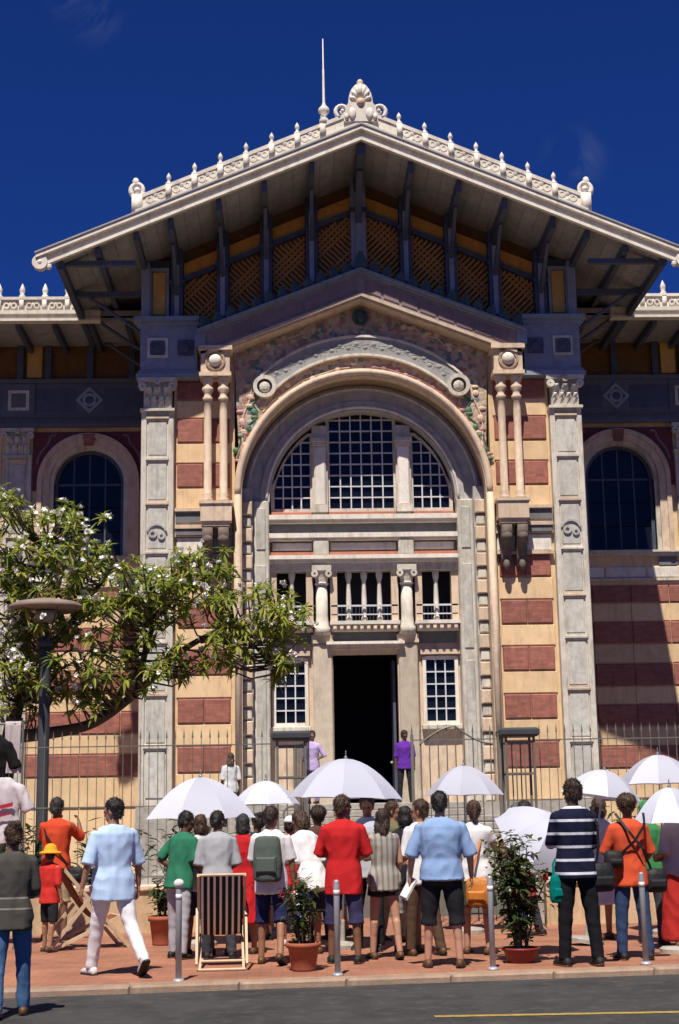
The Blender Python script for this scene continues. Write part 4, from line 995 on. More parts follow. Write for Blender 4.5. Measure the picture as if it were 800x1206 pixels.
        for a,e,w,f,sx in ar:
            if sleeve > 0:
                L = sleeve*.535; d = (e-a).normalized()
                if sleeve <= .6:
                    loft_dir = d; p1 = a+d*L
                    tb.tube([a-d*.045, a-d*.02, a, a+d*L*.5, p1], [.02,.045,.058*lf,.060*lf,.066*lf], 12)
                else:
                    tb.tube([a-d*.045, a-d*.02, a, e-d*.03], [.02,.05,.064*lf,.054], 12); capsule(tb, e-d*.03, e+f*.02, .053, .05); tb.tube([e-f*.01, e+f*(.25*(sleeve-.535)/.465)], [.05,.041], 12)
            else: capsule(tb, a-rt*sx*.04, a-rt*sx*.012+up*.01, .052, .05)
        tm = remesh(tb, .0145, top, 'top', 1, .014, sd, 7); sc(tm); put('top', tm, root)
    if bottom:
        bb = MB()
        inf = .007 if not tuck else .024
        if bkind == 'skirt':
            zb = H.z*(1-blen)+.04
            loft(bb, [(Vector((0,0,zb)), rt*.25*g, Vector((0,.20*g,0))),(Vector((0,0,(zb+H.z)/2)), rt*.21*g, Vector((0,.165*g,0))),(T(-.05), rt*.19*g, fw*.14*g),(T(.05),rt*.172*g,fw*.125*g),(T(.15),rt*.15*g*wfac(.17),fw*.112*g)])
            bm_ = remesh(bb, .016, bottom, 'skirt', 1, .02, sd, 11)
        else:
            loft(bb, [(T(-.10), rt*.14*g, fw*.11*g)]+rings(inf,-.02,.07)+[(T(.13), rt*(.150*g*wfac(.07)+inf), fw*(.108*(1+(g-1)*1.5)+inf))])
            for a,b,c,ang,sx in lg:
                pts = [a+Vector((0,0,.0)), a+(b-a)*.5, b, b+(c-b)*.5, c+(c-b).normalized()*.02]; rr = [.092*lf,.088*lf,.072,.064,.060]
                if blen < 1:
                    tot = blen*4; k = int(tot); fr = tot-k
                    pts2 = pts[:k+1]+([pts[k]+(pts[k+1]-pts[k])*fr] if fr > .01 else []); wd = .012
                    r2 = rr[:k+1]+([rr[k]+(rr[min(k+1,4)]-rr[k])*fr+wd] if fr > .01 else []); r2 = [q+wd*(i/len(r2)) for i, q in enumerate(r2)]
                    bb.tube(pts2, r2, 14)
                else: bb.tube(pts, rr, 14)
            bm_ = remesh(bb, .0145, bottom, 'trousers' if blen >= .95 else 'shorts', 1, .008, sd+50)
        sc(bm_); put(bm_.name.split('.')[0], bm_, root)
    if shoes:
        for a,b,c,ang,sx in lg:
            sb = MB(); a2 = min(0,ang)*.9; ft = Vector((sx*.12, cos(a2), sin(a2))).normalized(); dn = Vector((0,sin(a2),-cos(a2))) if a2 else Vector((0,0,-1))
            base = c+dn*.05
            R = [(base-ft*.085,.024,.03),(base-ft*.06,.040,.042),(base,.042,.046),(base+ft*.07,.046,.036),(base+ft*.13,.047,.030),(base+ft*.17,.036,.024),(base+ft*.185,.018,.014)]
            sid = ft.cross(dn).normalized(); upv = -dn
            loft(sb, [(p+upv*(hh-.035), sid*w_, upv*hh) for p, w_, hh in R], 12)
            m2 = sb.mesh('shoe', shoes, True); sc(m2); so = put('shoe', m2, root)
            sl = MB(); loft(sl, [(p-upv*.028, sid*(w_+.004), upv*.012) for p, w_, hh in R], 12); m3 = sl.mesh('sole', leather if shoes is not leather else browns, True); sc(m3); put('sole', m3, so)
    info = dict(T=lambda t,fx=0,fy=0: T(t,fx,fy)*s, HP=lambda a,b,c: HP(a,b,c)*s, hr=hr, hf=hf, hu=hu, s=s, hs=hs, arms=[(a*s,e*s,w*s,f,sx) for a,e,w,f,sx in ar], H=H*s, up=up, fw=fw, root=root, lg=lg)
    root['_'] = 0; del root['_']
    return info
def ppart(P, name, mb, mat, smooth=True): return mb.build(name, mat, P['root'], smooth)
def cap_on(P, mat, brim=True, wide=False):
    s = P['s']*P['hs']; mb = MB(); hr, hf, hu = P['hr'], P['hf'], P['hu']
    c = P['HP'](0,-.012,.045)
    prof = [(0,.105),(.045,.097),(.078,.072),(.096,.03),(.100,-.005)]
    if wide: prof += [(.15,-.02),(.175,-.045)]
    vs = []; fs = []; n = 20
    for r, z in prof[::-1]:
        for i in range(n):
            a = 2*pi*i/n; vs.append(c+(hr*r*cos(a)*s+hf*r*1.1*sin(a)*s+hu*z*s))
    k = len(prof)
    for q in range(k-1):
        for i in range(n): fs.append((q*n+i,q*n+(i+1)%n,(q+1)*n+(i+1)%n,(q+1)*n+i))
    mb.add(vs, fs)
    if brim and not wide:
        vs = []
        for i in range(9):
            a = pi*(.12+.76*i/8); vs += [c+hr*.098*cos(a)*s+hf*.105*sin(a)*s+hu*.0*s, c+hr*.10*cos(a)*s+hf*(.105*sin(a)+.075*sin(pi*i/8)**.5)*s-hu*.018*s]
        mb.add(vs, [(2*i,2*i+1,2*i+3,2*i+2) for i in range(8)])
    o = ppart(P, 'hat' if wide else 'cap', mb, mat); sm = o.modifiers.new('thick','SOLIDIFY'); sm.thickness = .006
    return o
def bag(label, cat, P, loc, size, mat, strapm=None, strap=None, name='bag', round_=.35):
    """a soft bag carried by a person: body, flap and strap"""
    w, d, h = size; R = P['root'].matrix_basis
    R = Matrix.Translation(P['root'].location) @ Matrix.Rotation(P['root'].rotation_euler.z, 4, 'Z')
    t = thing(name, label, cat, R @ Vector(loc), P['root'].rotation_euler.z)
    mb = MB()
    R_ = [(Vector((0,0,-h/2)), .78, .8),(Vector((0,0,-h/2+.03)), .97, .98),(Vector((0,0,-h*.1)), 1.02, 1.1),(Vector((0,0,h*.28)), .96, .95),(Vector((0,0,h/2-.02)), .86, .7),(Vector((0,0,h/2)), .7, .45)]
    loft(mb, [(c, Vector((w/2*a,0,0)), Vector((0,d/2*b,0))) for c,a,b in R_], 20)
    me = remesh(mb, .013, mat, 'body', 1, .006, int(w*1000), 14); put('body', me, t)
    fl = MB().cbox(-w*.36,w*.36,-d*.56-.012,-d*.3,-h*.30,h*.05,.02); fl.build('pocket', mat, t)
    if strap:
        inv = R.inverted(); pts = [Vector(p)-Vector(loc) for p in strap]
        st = MB()
        # flat webbing
        vs = []; fs = []
        for i, p in enumerate(pts):
            tn = (pts[min(i+1,len(pts)-1)]-pts[max(i-1,0)]).normalized(); o = tn.cross(Vector((0,1,0))); o = o.normalized() if o.length > .05 else Vector((1,0,0))
            n_ = o.cross(tn).normalized()
            vs += [p+o*.013-n_*.003,p-o*.013-n_*.003,p-o*.013+n_*.003,p+o*.013+n_*.003]
        for i in range(len(pts)-1):
            for k in range(4): fs.append((4*i+k,4*i+(k+1)%4,4*i+4+(k+1)%4,4*i+4+k))
        st.add(vs, fs); st.build('strap', strapm or mat, t)
    return t

PZ = .125
WALKL = ((24,4,4),(-22,26,4))
# woman on the road at the left edge of the frame
cardigan = striped('dark knit cardigan cloth', (.075,.068,.06), (.24,.22,.19), 2, .085, .16, .0, .78, .98)
P = person('woman in dark striped knit top and blue jeans at the left edge of the road', -2.31, 12.7, RZ, 1.53, 14, ((-4,12,3),(10,2,4)), (((.14,.1,-1),(.1,.8,-.6)),((.2,.0,-1),(-.3,.8,-.2))), cardigan, 1.0, -.13, fab('blue denim',(.075,.15,.30)), 1, hair='bun', skin=2, shoes=browns, fem=True, g=1.06)
# man in the light tunic and white trousers, walking to the left
P = person('man in light blue shirt and white trousers striding along the pavement', -1.76, 15.1, PZ, 1.70, 28, ((17,3,4),(-19,24,6)), (((.34,-.1,-1),(.15,.25,-1)),((.34,.1,-1),(.1,.2,-1))), fab('pale blue',(.42,.55,.76)), .60, -.16, fab('white cotton',(.76,.75,.78)), 1, hair='short', skin=1, shoes=whiteshoe, turn=40, g=1.08, flare=1.08)
# man photographing over the fence
P = person('man in orange red shirt, strap across his back and arms raised, by the railing', -3.02, 19.6, PZ, 1.74, -12, STAND, (UPF, UPF), fab('orange red',(.58,.07,.028)), .5, -.1, fab('khaki',(.30,.23,.14)), .55, skin=2, shoes=browns)
R_ = P
bag('small black shoulder bag of the man in orange red by the fence', 'bag', P, (.27,-.02,.80), (.22,.10,.2), leather, leather, [(.2,-.09,.92),(.05,-.165,1.12),(-.08,-.16,1.30),(-.14,-.08,1.42)], 'shoulder_bag')
P = person('child in red top and dark shorts wearing a wide orange hat', -2.82, 17.9, PZ, 1.16, -35, ((4,2,5),(-6,6,5)), (FORW, HANG), fab('red jersey',(.55,.035,.03)), .55, -.1, fab('black cotton',(.02,.02,.024)), .5, hair='under', skin=1, shoes=browns, child=True)
cap_on(P, fab('orange straw',(.85,.33,.03)), wide=True)
# group under the left umbrella
P = person('man in green polo shirt and grey trousers under the left umbrella', -1.24, 16.75, PZ, 1.545, -42, ((4,3,4),(-4,3,5)), (HIPS, WAIST), fab('bottle green',(.03,.16,.09)), .5, -.1, fab('pale grey trousers',(.36,.35,.38)), 1, skin=3, shoes=leather, lean=9)
P = person('person in white shirt between the green polo shirt and the grey tee shirt', -1.03, 17.1, PZ, 1.50, 20, STAND, (HANG, WAIST), fab('off white',(.62,.61,.63)), .55, -.12, fab('navy shorts',(.03,.035,.08)), .5, skin=2, shoes=leather, hair='bob', fem=True)
P = person('man in plain grey tee shirt behind the striped deck chair', -.81, 16.6, PZ, 1.545, 5, STAND, (WAIST, WAIST), fab('heather grey',(.33,.335,.36)), .58, -.12, fab('dark trousers',(.05,.05,.06)), 1, skin=2, shoes=leather, g=1.04, lean=9)
P = person('woman in long red dress beside the grey tee shirt', -.55, 17.1, PZ, 1.50, -18, STAND, (HANG, WAIST), fab('bright red',(.50,.02,.025)), .3, -.1, fab('bright red',(.50,.02,.025)), .62, 'skirt', hair='bob', skin=1, shoes=browns, fem=True)
P = person('teenager in white tee shirt and navy knee shorts carrying a grey green backpack', -.22, 15.95, PZ, 1.57, -10, ((4,2,4),(-10,14,5)), (((.2,.2,-1),(-.2,.9,-.5)),((.22,.05,-1),(.05,.25,-1))), fab('white tee',(.74,.73,.74)), .5, -.14, fab('navy blue',(.022,.025,.085)), .56, hair='short', skin=1, shoes=browns, turn=-25)
bag('grey green backpack on the white tee shirt of a teenager', 'backpack', P, (0,-.205,1.06), (.30,.19,.46), fab('grey green canvas',(.085,.105,.09)), leather, [(-.12,.04,1.24),(-.125,0,1.30),(-.12,-.10,1.26)], 'backpack')
P = person('person in red shirt wearing a white cap behind the potted flowering shrub', -.02, 18.0, PZ, 1.46, -15, STAND, (WAIST, HANG), fab('scarlet',(.5,.02,.028)), .55, -.1, fab('beige shorts',(.45,.38,.28)), .55, hair='under', skin=1, shoes=whiteshoe)
cap_on(P, fab('white cap',(.78,.77,.75)))
P = person('woman in loose white blouse leaning forward behind the potted flowering shrub', .22, 16.9, PZ, 1.56, 40, STAND, (FORW, WAIST), fab('white blouse',(.80,.79,.80)), .58, -.18, fab('dark blue skirt',(.03,.035,.07)), .5, hair='bob', skin=1, shoes=browns, fem=True, lean=18)
P = person('man in bright red tee shirt and navy shorts standing behind a bollard', .53, 15.85, PZ, 1.67, -6, ((3,1,5),(-2,2,5)), (((.30,.15,-1),(-.3,.9,-.1)),((.26,.12,-1),(-.35,.9,-.2))), fab('tee red',(.52,.022,.025)), .56, -.2, fab('dark navy plaid',(.045,.04,.10)), .62, skin=2, shoes=leather, g=1.08, hmat=brownhair)
P = person('man in pale grey shirt facing the street beside the red tee shirt', .86, 17.3, PZ, 1.69, 165, STAND, (WAIST, WAIST), fab('pale grey shirt',(.46,.48,.52)), .56, -.1, fab('black cotton',(.02,.02,.024)), 1, skin=1, shoes=leather)
P = person('woman in grey sleeveless top and short black shorts with bare legs', .97, 16.2, PZ, 1.53, 12, ((5,1,4),(-6,8,4)), (((.15,.7,-.6),(-.4,.7,.5)),((.15,-.05,-1),(-.1,.6,-.7))), striped('grey striped vest cloth',(.34,.32,.29),(.22,.20,.18),0,.06,.4), 0, -.12, fab('black denim',(.025,.024,.026)), .22, hair='long', skin=0, shoes=browns, fem=True, flare=1.08)
P = person('woman in black top holding a grey folded cloth near the blue polo shirt', 1.27, 17.0, PZ, 1.55, -20, STAND, (HANG, WAIST), fab('black top',(.02,.02,.025)), .55, -.12, fab('stone grey',(.27,.26,.24)), .55, hair='bob', skin=1, shoes=browns, fem=True)
P = person('person in white shirt partly hidden behind the blue polo shirt', 1.40, 16.5, PZ, 1.62, 30, STAND, (WAIST, WAIST), fab('white poplin',(.78,.77,.78)), .56, -.12, fab('brown trousers',(.10,.06,.04)), 1, skin=1, shoes=browns, hmat=brownhair)
P = person('stout man in light blue polo shirt and black shorts holding papers by the kerb', 1.49, 15.24, PZ, 1.68, -5, ((2,1,6),(-2,3,6)), (((.36,-.02,-1),(.12,.35,-1)),((.36,.02,-1),(.05,.3,-1))), fab('cornflower',(.26,.38,.62)), .6, -.05, fab('black shorts',(.018,.018,.022)), .60, skin=0, shoes=browns, g=1.24)
a = P['arms'][0]; R4 = Matrix.Translation(P['root'].location) @ Matrix.Rotation(P['root'].rotation_euler.z,4,'Z')
pp = R4 @ (a[2]+a[3]*.10)
pb = MB()
for k in range(4): pb.box(-.004+.006*k-.012,.001+.006*k-.012,-.07,.07,-.11-.006*k,.10-.004*k)
tag(pb.build('folded_papers', fab('paper white',(.75,.74,.70)), None, False, (pp.x,pp.y,pp.z-.02), (.2,.5,.5)), 'folded white papers in the left hand of the stout man', 'papers')
P = person('woman in white top with brown hair resting a tilted umbrella on her shoulder', 1.99, 16.55, PZ, 1.60, -25, STAND, (HANG, ((.2,.5,-.8),(.1,.7,.6))), fab('white vest',(.76,.75,.76)), .25, -.1, fab('dark green skirt',(.04,.05,.035)), .45, 'skirt', hair='pony', hmat=brownhair, skin=0, shoes=browns, fem=True)
bag('orange brown handbag hanging beside the woman in white', 'handbag', P, (.10,-.24,.66), (.28,.13,.30), M('tan orange leather',(.50,.17,.03),.5,.15,9), M('tan orange leather',(.5,.17,.03)), [(.02,-.24,.80),(.06,-.18,1.0),(.10,-.10,1.2),(.13,-.02,1.33)], 'handbag')
# man in the navy shirt with white hoops
hoops = striped('navy shirt with white hoops cloth', (.012,.014,.035), (.62,.63,.68), 2, .128, .20, .02)
P = person('tall man in navy shirt with white horizontal stripes and black trousers', 2.82, 15.1, PZ, 1.78, 14, ((3,1,5),(-3,3,6)), (((.14,.35,-1),(-.3,.9,.15)),((.18,.2,-1),(-.35,.9,.0))), hoops, .62, -.10, fab('black trousers',(.013,.013,.016)), 1, skin=3, shoes=leather, turn=25, headpitch=12, g=1.04)
bag('black shoulder bag on the right hip of the man in striped shirt', 'bag', P, (.25,-.02,.84), (.30,.14,.28), leather, leather, [(.2,-.04,.98),(.225,-.06,1.15),(.22,-.07,1.35),(.17,-.03,1.535)], 'shoulder_bag')
bag('teal carrier bag hanging left of the black trousers', 'bag', P, (-.20,.02,.74), (.17,.10,.27), fab('teal',(.0,.16,.14)), None, [(-.24,.02,.87),(-.23,.04,.98),(-.20,.05,1.03),(-.17,.04,.98),(-.16,.02,.87)], 'carrier_bag')
P = person('woman in long pale lilac dress behind the striped shirt', 3.66, 18.0, PZ, 1.62, 25, STAND, (HANG, WAIST), fab('pale lilac',(.50,.47,.56)), .3, -.1, fab('pale lilac',(.50,.47,.56)), .56, 'skirt', hair='bob', hmat=brownhair, skin=1, shoes=browns, fem=True)
P = person('person in orange red shirt and blue jeans with black straps across the back', 3.47, 15.6, PZ, 1.62, 8, ((2,1,4),(-3,3,5)), (((.3,.25,-1),(-.5,.7,.1)),((.3,.1,-1),(-.1,.7,-.5))), fab('vermilion',(.60,.085,.035)), .56, -.14, fab('dark denim',(.035,.06,.13)), 1, hair='afro', skin=2, shoes=leather, turn=-10)
bag('black camera bag on the left side of the orange red shirt', 'bag', P, (-.21,-.10,1.0), (.20,.14,.18), leather, leather, [(-.12,-.10,1.06),(.0,-.175,1.18),(.12,-.16,1.34),(.16,-.04,1.46)], 'shoulder_bag')
bag('black satchel hanging at the right hip of the orange red shirt', 'bag', P, (.26,-.03,.78), (.24,.14,.24), leather, leather, [(.2,-.06,.9),(.08,-.18,1.1),(-.06,-.175,1.28),(-.15,-.05,1.46)], 'satchel')
P = person('woman in green head scarf and green top behind the orange red shirt', 4.06, 17.3, PZ, 1.57, -30, STAND, (WAIST, HANG), fab('leaf green',(.05,.22,.08)), .56, -.1, fab('dark trousers',(.05,.05,.06)), 1, hair='bob', hmat=fab('leaf green',(.05,.22,.08)), skin=2, shoes=leather, fem=True)
P = person('woman in grey top and long red skirt at the right edge of the pavement', 4.16, 16.4, PZ, 1.60, 35, STAND, (WAIST, WAIST), fab('mauve grey',(.36,.30,.32)), .56, -.08, fab('deep red skirt',(.42,.03,.025)), .90, 'skirt', hair='bob', skin=2, shoes=browns, fem=True)
P = person('person in dark brown shirt at the back under the middle umbrella', .32, 18.7, PZ, 1.57, 40, STAND, (HANG, WAIST), fab('dark brown',(.07,.04,.03)), .56, -.1, fab('dark trousers',(.05,.05,.06)), 1, hair='afro', skin=2, shoes=leather)
P = person('woman in dusty pink top turned sideways at the back under the middle umbrella', .62, 19.2, PZ, 1.60, 105, STAND, (WAIST, WAIST), fab('dusty pink',(.40,.22,.20)), .4, -.1, fab('charcoal',(.03,.03,.035)), .6, hair='long', skin=1, shoes=leather, fem=True)
P = person('man in olive shirt further back between the grey vest and the blue polo shirt', 1.22, 18.4, PZ, 1.62, -60, STAND, (HANG, WAIST), fab('olive',(.14,.13,.07)), .56, -.1, fab('beige trousers',(.33,.27,.2)), 1, hair='short', skin=1, shoes=browns, g=1.1)
P = person('woman in dark navy dress at the back behind the backpack', -.42, 18.9, PZ, 1.50, 30, STAND, (HANG, HANG), fab('ink navy',(.02,.022,.05)), .3, -.1, fab('ink navy',(.02,.022,.05)), .5, 'skirt', hair='bun', skin=2, shoes=leather, fem=True)
P = person('man in pale checked shirt at the back right of the potted bush', 2.86, 18.6, PZ, 1.60, 70, STAND, (WAIST, FORW), fab('pale check',(.42,.40,.38)), .6, -.1, fab('dark trousers',(.05,.05,.06)), 1, hair='short', hmat=greyhair, skin=1, shoes=leather)
# people on the steps of the portal
P = person('man in purple shirt and dark trousers standing in the doorway', 2.72, 36.0, 1.85, 1.68, 180, ((2,1,5),(-2,2,5)), (HANG, HANG), fab('purple',(.14,.035,.36)), .56, -.1, fab('charcoal',(.03,.03,.035)), 1, skin=3, shoes=leather)
P = person('person in lavender shirt at the top of the steps left of the doorway', .50, 35.9, 1.85, 1.70, 150, STAND, (HIPS, WAIST), fab('lavender',(.46,.36,.58)), .6, -.12, fab('mauve trousers',(.25,.2,.3)), 1, skin=2, shoes=leather)
P = person('long haired person with white collar low on the left side of the steps', -1.37, 34.1, 1.37, 1.62, 10, STAND, (HANG, HANG), fab('white collar shirt',(.70,.69,.70)), .56, -.1, fab('charcoal',(.03,.03,.035)), 1, hair='long', skin=2, shoes=leather, fem=True)

# ------------------------------------------------------------------ umbrellas
def umb_mat():
    m = bpy.data.materials.new('white umbrella cloth'); m.use_nodes = True; nt = m.node_tree; N = nt.nodes; L = nt.links; b = N['Principled BSDF']
    b.inputs['Base Color'].default_value = (.72,.75,.88,1); b.inputs['Roughness'].default_value = .6
    oi = N.new('ShaderNodeObjectInfo'); mr = N.new('ShaderNodeMapRange'); L.new(oi.outputs['Random'], mr.inputs[0]); mr.inputs[3].default_value = .74; mr.inputs[4].default_value = 1.05
    sc = N.new('ShaderNodeVectorMath'); sc.operation = 'SCALE'; sc.inputs[0].default_value = (.72,.75,.88); L.new(mr.outputs[0], sc.inputs['Scale']); L.new(sc.outputs[0], b.inputs['Base Color'])
    tr = N.new('ShaderNodeBsdfTranslucent'); L.new(sc.outputs[0], tr.inputs[0]); mx = N.new('ShaderNodeMixShader'); mx.inputs[0].default_value = .3
    L.new(b.outputs[0], mx.inputs[1]); L.new(tr.outputs[0], mx.inputs[2]); L.new(mx.outputs[0], N['Material Output'].inputs[0])
    return m
ucloth = umb_mat(); steel = M('brushed steel', (.42,.42,.44), .35, .15, 20, .05, 60, metal=.8)
def gore(R, rise):
    vs = []; fs = []; nr, na = 8, 6; half = pi/8
    for i in range(nr+1):
        t = i/nr
        for j in range(na+1):
            q = -1+2*j/na; a = half*q
            f = 1-.055*(1-q*q)*t*t                       # edge drawn in between the ribs
            sag = .045*(1-q*q)*t*(1.1-t)*R
            vs.append((R*t*f*cos(a)*(1-.06*(1-q*q)*t), R*t*f*sin(a), rise*(1-t**1.9)-sag+.02*R*(1-q*q)*t**3))
    for i in range(nr):
        for j in range(na): k = i*(na+1)+j; fs.append((k,k+1,k+na+2,k+na+1))
    return MB().add(vs, fs).mesh('canopy_panel', ucloth, True)
def umbrella(label, x, y, zr, R, rise, tilt=0, az=0, pole=None, spin=.2, pz=PZ):
    t = thing('umbrella', label, 'umbrella', (x,y,zr), 0, 'white umbrellas over the pavement')
    t.rotation_euler = (Matrix.Rotation(az,3,'Z') @ Matrix.Rotation(tilt,3,'Y') @ Matrix.Rotation(-az,3,'Z')).to_euler()
    me = gore(R, rise)
    rb = MB().tube([(R*q/8,0,rise*(1-(q/8)**1.9)-.006) for q in range(9)], .004, 5).mesh('rib', steel)
    for k in range(8):
        put('canopy_panel', me, t, (0,0,0), (0,0,spin+k*pi/4))
        r = put('rib', rb, t, (0,0,0), (0,0,spin+(k+.5)*pi/4))
    L = pole if pole else (zr-pz)
    mb = MB().tube([(0,0,-L+.0),(0,0,rise+.02)], .011, 8); mb.build('shaft', steel, t)
    MB().lathe([(.02,rise-.005),(.022,rise+.015),(.008,rise+.03),(.006,rise+.08),(.002,rise+.09)],n=10).build('ferrule', steel, t)
    if pole: MB().lathe([(.012,-L-.10),(.018,-L-.08),(.018,-L),(.012,-L+.02)],n=10).build('handle', leather, t, True)
    else: MB().lathe([(.20,-L),(.20,-L+.04),(.17,-L+.06),(.03,-L+.08),(.022,-L+.3),(.016,-L+.32)],n=18).build('stand', plinthm, t)
umbrella('large white umbrella over the green polo shirt, leftmost of the row', -1.10, 18.3, 1.60, .70, .49, spin=.1)
umbrella('small white umbrella just behind the leftmost large one', -.33, 19.4, 1.76, .44, .30, spin=.5)
umbrella('large white umbrella above the red tee shirt in the middle', .62, 17.6, 1.80, .67, .46, radians(2), 0, spin=.32)
umbrella('white umbrella standing alone right of the doorway above the blue polo shirt', 2.22, 19.4, 1.83, .51, .38, spin=.2)
umbrella('white umbrella tilted on its side between the woman in white and the striped shirt', 2.60, 16.25, 1.30,   .50, .36, radians(46), radians(-52), pole=.62, spin=.3)
umbrella('white umbrella tipped to the right above the lilac dress', 3.58, 17.4, 1.76, .48, .32, radians(9), 0, spin=.35)
umbrella('white umbrella highest at the right edge of the picture', 4.56, 18.6, 1.92, .52, .36, spin=.15)
umbrella('white umbrella lowest at the right edge, over the long red skirt', 4.10, 16.3, 1.47, .42, .38, spin=.4)

# ------------------------------------------------------------------ bollards, deck chairs, lamp, pots
bollm = M('galvanised grey bollard paint', (.40,.40,.42), .45, .1, 12, .05, 60, metal=.3)
def bollard(x, y, label, ball=False):
    t = thing('bollard', label, 'bollard', (x,y,PZ), 0, 'grey steel bollards along the kerb')
    MB().lathe([(.029,0),(.029,.84),(.025,.86),(.027,.87),(.012,.885)],n=14).build('post', bollm, t, True)
    MB().lathe([(.06,0),(.06,.012),(.036,.03)],n=14).build('foot', bollm, t, True)
    MB().lathe([(.0305,.74),(.0305,.79)],n=14).build('reflective_band', whiteshoe, t, True)
    if ball: MB().ball((0,0,.885),.05,.05,.045,14,10).build('cap', whiteshoe, t, True)
bollard(-1.07,14.46,'thin grey bollard with white rounded cap left of the striped deck chair',True)
bollard(.42,14.68,'thin grey bollard in front of the red tee shirt')
bollard(1.93,14.92,'thin grey bollard left of the large potted bush')
bollard(3.47,15.12,'thin grey bollard in front of the orange red shirt, rightmost of the row')
wood = M('pale beech wood', (.55,.42,.28), .6, .15, 12, .1, 40, stretch=(1,1,.2))
def deckchair(label, x, y, rz, slingm):
    t = thing('deck_chair', label, 'deck chair', (x,y,PZ), rz, 'folding deck chairs on the pavement')
    hw = .235
    # back rails: from front foot up to the top behind (viewer is behind: -y is back)
    A0 = Vector((0,.52,.0)); A1 = Vector((0,-.28,.92)); B0 = Vector((0,-.42,0)); B1 = Vector((0,.42,.36))
    def bar(p, q, sx, n):
        d = (q-p).normalized(); o = Vector((1,0,0)); u_ = d.cross(o)
        vs = []
        for c in (p,q):
            for a,b in ((-1,-1),(1,-1),(1,1),(-1,1)): vs.append(c+Vector((sx,0,0))+o*.012*a+u_*.02*b)
        MB().add(vs,[(0,1,2,3),(7,6,5,4),(0,4,5,1),(1,5,6,2),(2,6,7,3),(3,7,4,0)]).build(n, wood, t)
    for sx in (-hw,hw): bar(A0,A1,sx,'back_rail'); bar(B0,B1,sx*.92,'seat_rail'); 
    P0 = Vector((0,-.12,.735)); P1 = Vector((0,-.46,.05))
    for sx in (-hw*1.06,hw*1.06): bar(A0+(A1-A0)*.62,Vector((0,-.40,.06)),sx,'prop')
    for p in (A1,A0+(A1-A0)*.03,B0+Vector((0,0,.015)),B0+(B1-B0)*.22+Vector((0,0,0)),B1): MB().tube([(-hw,p.y,p.z),(hw,p.y,p.z)],.014,8).build('crossbar', wood, t)
    vs = []; fs = []; n = 18
    for i in range(n+1):
        q = i/n; y_ = -.27+.69*q; z_ = .90+(.36-.90)*q-.30*sin(pi*q)**1.0*(.6+.4*q)
        for dz in (0,.008):
            for k in range(9): xx = -.215+.43*k/8; vs.append((xx,y_-dz,z_+dz-.012*(1-(2*k/8-1)**2)*sin(pi*q)))
    for i in range(n):
        for s_ in range(2):
            for k in range(8): a = i*18+s_*9+k; fs.append((a,a+1,a+19,a+18))
    MB().add(vs, fs).build('sling', slingm, t, True)
deckchair('deck chair with dark and cream striped sling seen from behind', -.73, 15.75, radians(3), striped('striped deck chair canvas',(.022,.024,.024),(.78,.76,.70),0,.062,.36,.02))
deckchair('deck chair with plain brown sling turned sideways behind the striding man', -2.50, 18.3, radians(-68), fab('brown canvas',(.20,.075,.035)))
lampm = M('dark grey green lamp paint', (.045,.05,.055), .5, .15, 8, .05, 40)
t = thing('street_lamp', 'tall dark street lamp with flat round shade among the tree branches', 'street lamp', (-3.62,22.1,.12))
MB().lathe([(.16,0),(.16,.1),(.12,.16),(.11,.5),(.09,.6),(.082,3.8),(.072,4.02)],n=18).build('pole', lampm, t, True)
MB().lathe([(.10,4.0),(.12,4.05),(.10,4.12),(.05,4.15),(.04,4.38),(.02,4.42)],n=16).build('neck', lampm, t, True)
for k in range(4):
    a = k*pi/2+.5; MB().tube([(.07*cos(a),.07*sin(a),4.04),(.27*cos(a),.27*sin(a),4.28),(.49*cos(a),.49*sin(a),4.57)],.012,6).build('arm', lampm, t)
sh = MB().lathe([(.53,4.55),(.55,4.58),(.54,4.62),(.45,4.66),(.25,4.70),(.07,4.73),(.035,4.79),(.005,4.81)],n=32).build('lamp_shade', M('faded brownish shade',(.24,.18,.15),.7,.2,6,.1,30), t, True)
MB().lathe([(.13,4.36),(.17,4.46),(.16,4.53)],n=20).build('globe', M('frosted lamp glass',(.35,.33,.30),.4), sh, True)
# leaves ------------------------------------------------------------
def leafmat(name, c, c2):
    m = bpy.data.materials.new(name); m.use_nodes = True; nt = m.node_tree; N = nt.nodes; L = nt.links; b = N['Principled BSDF']
    g = N.new('ShaderNodeNewGeometry'); oi = N.new('ShaderNodeObjectInfo'); ad = N.new('ShaderNodeMath'); ad.operation = 'ADD'; L.new(g.outputs['Random Per Island'], ad.inputs[0]); L.new(oi.outputs['Random'], ad.inputs[1])
    fr = N.new('ShaderNodeMath'); fr.operation = 'FRACT'; L.new(ad.outputs[0], fr.inputs[0])
    mx = N.new('ShaderNodeMix'); mx.data_type = 'RGBA'; L.new(fr.outputs[0], mx.inputs[0]); mx.inputs[6].default_value = (*c,1); mx.inputs[7].default_value = (*c2,1)
    L.new(mx.outputs[2], b.inputs['Base Color']); b.inputs['Roughness'].default_value = .5; b.inputs['Specular IOR Level'].default_value = .25
    tr = N.new('ShaderNodeBsdfTranslucent'); L.new(mx.outputs[2], tr.inputs[0]); ms = N.new('ShaderNodeMixShader'); ms.inputs[0].default_value = .5
    L.new(b.outputs[0], ms.inputs[1]); L.new(tr.outputs[0], ms.inputs[2]); L.new(ms.outputs[0], N['Material Output'].inputs[0]); return m
leafg = leafmat('frangipani leaf', (.14,.235,.04), (.46,.44,.08)); leafd = leafmat('dark shrub leaf', (.018,.04,.014), (.06,.085,.025)); leafp = leafmat('potted shrub leaf', (.035,.07,.022), (.12,.14,.045))
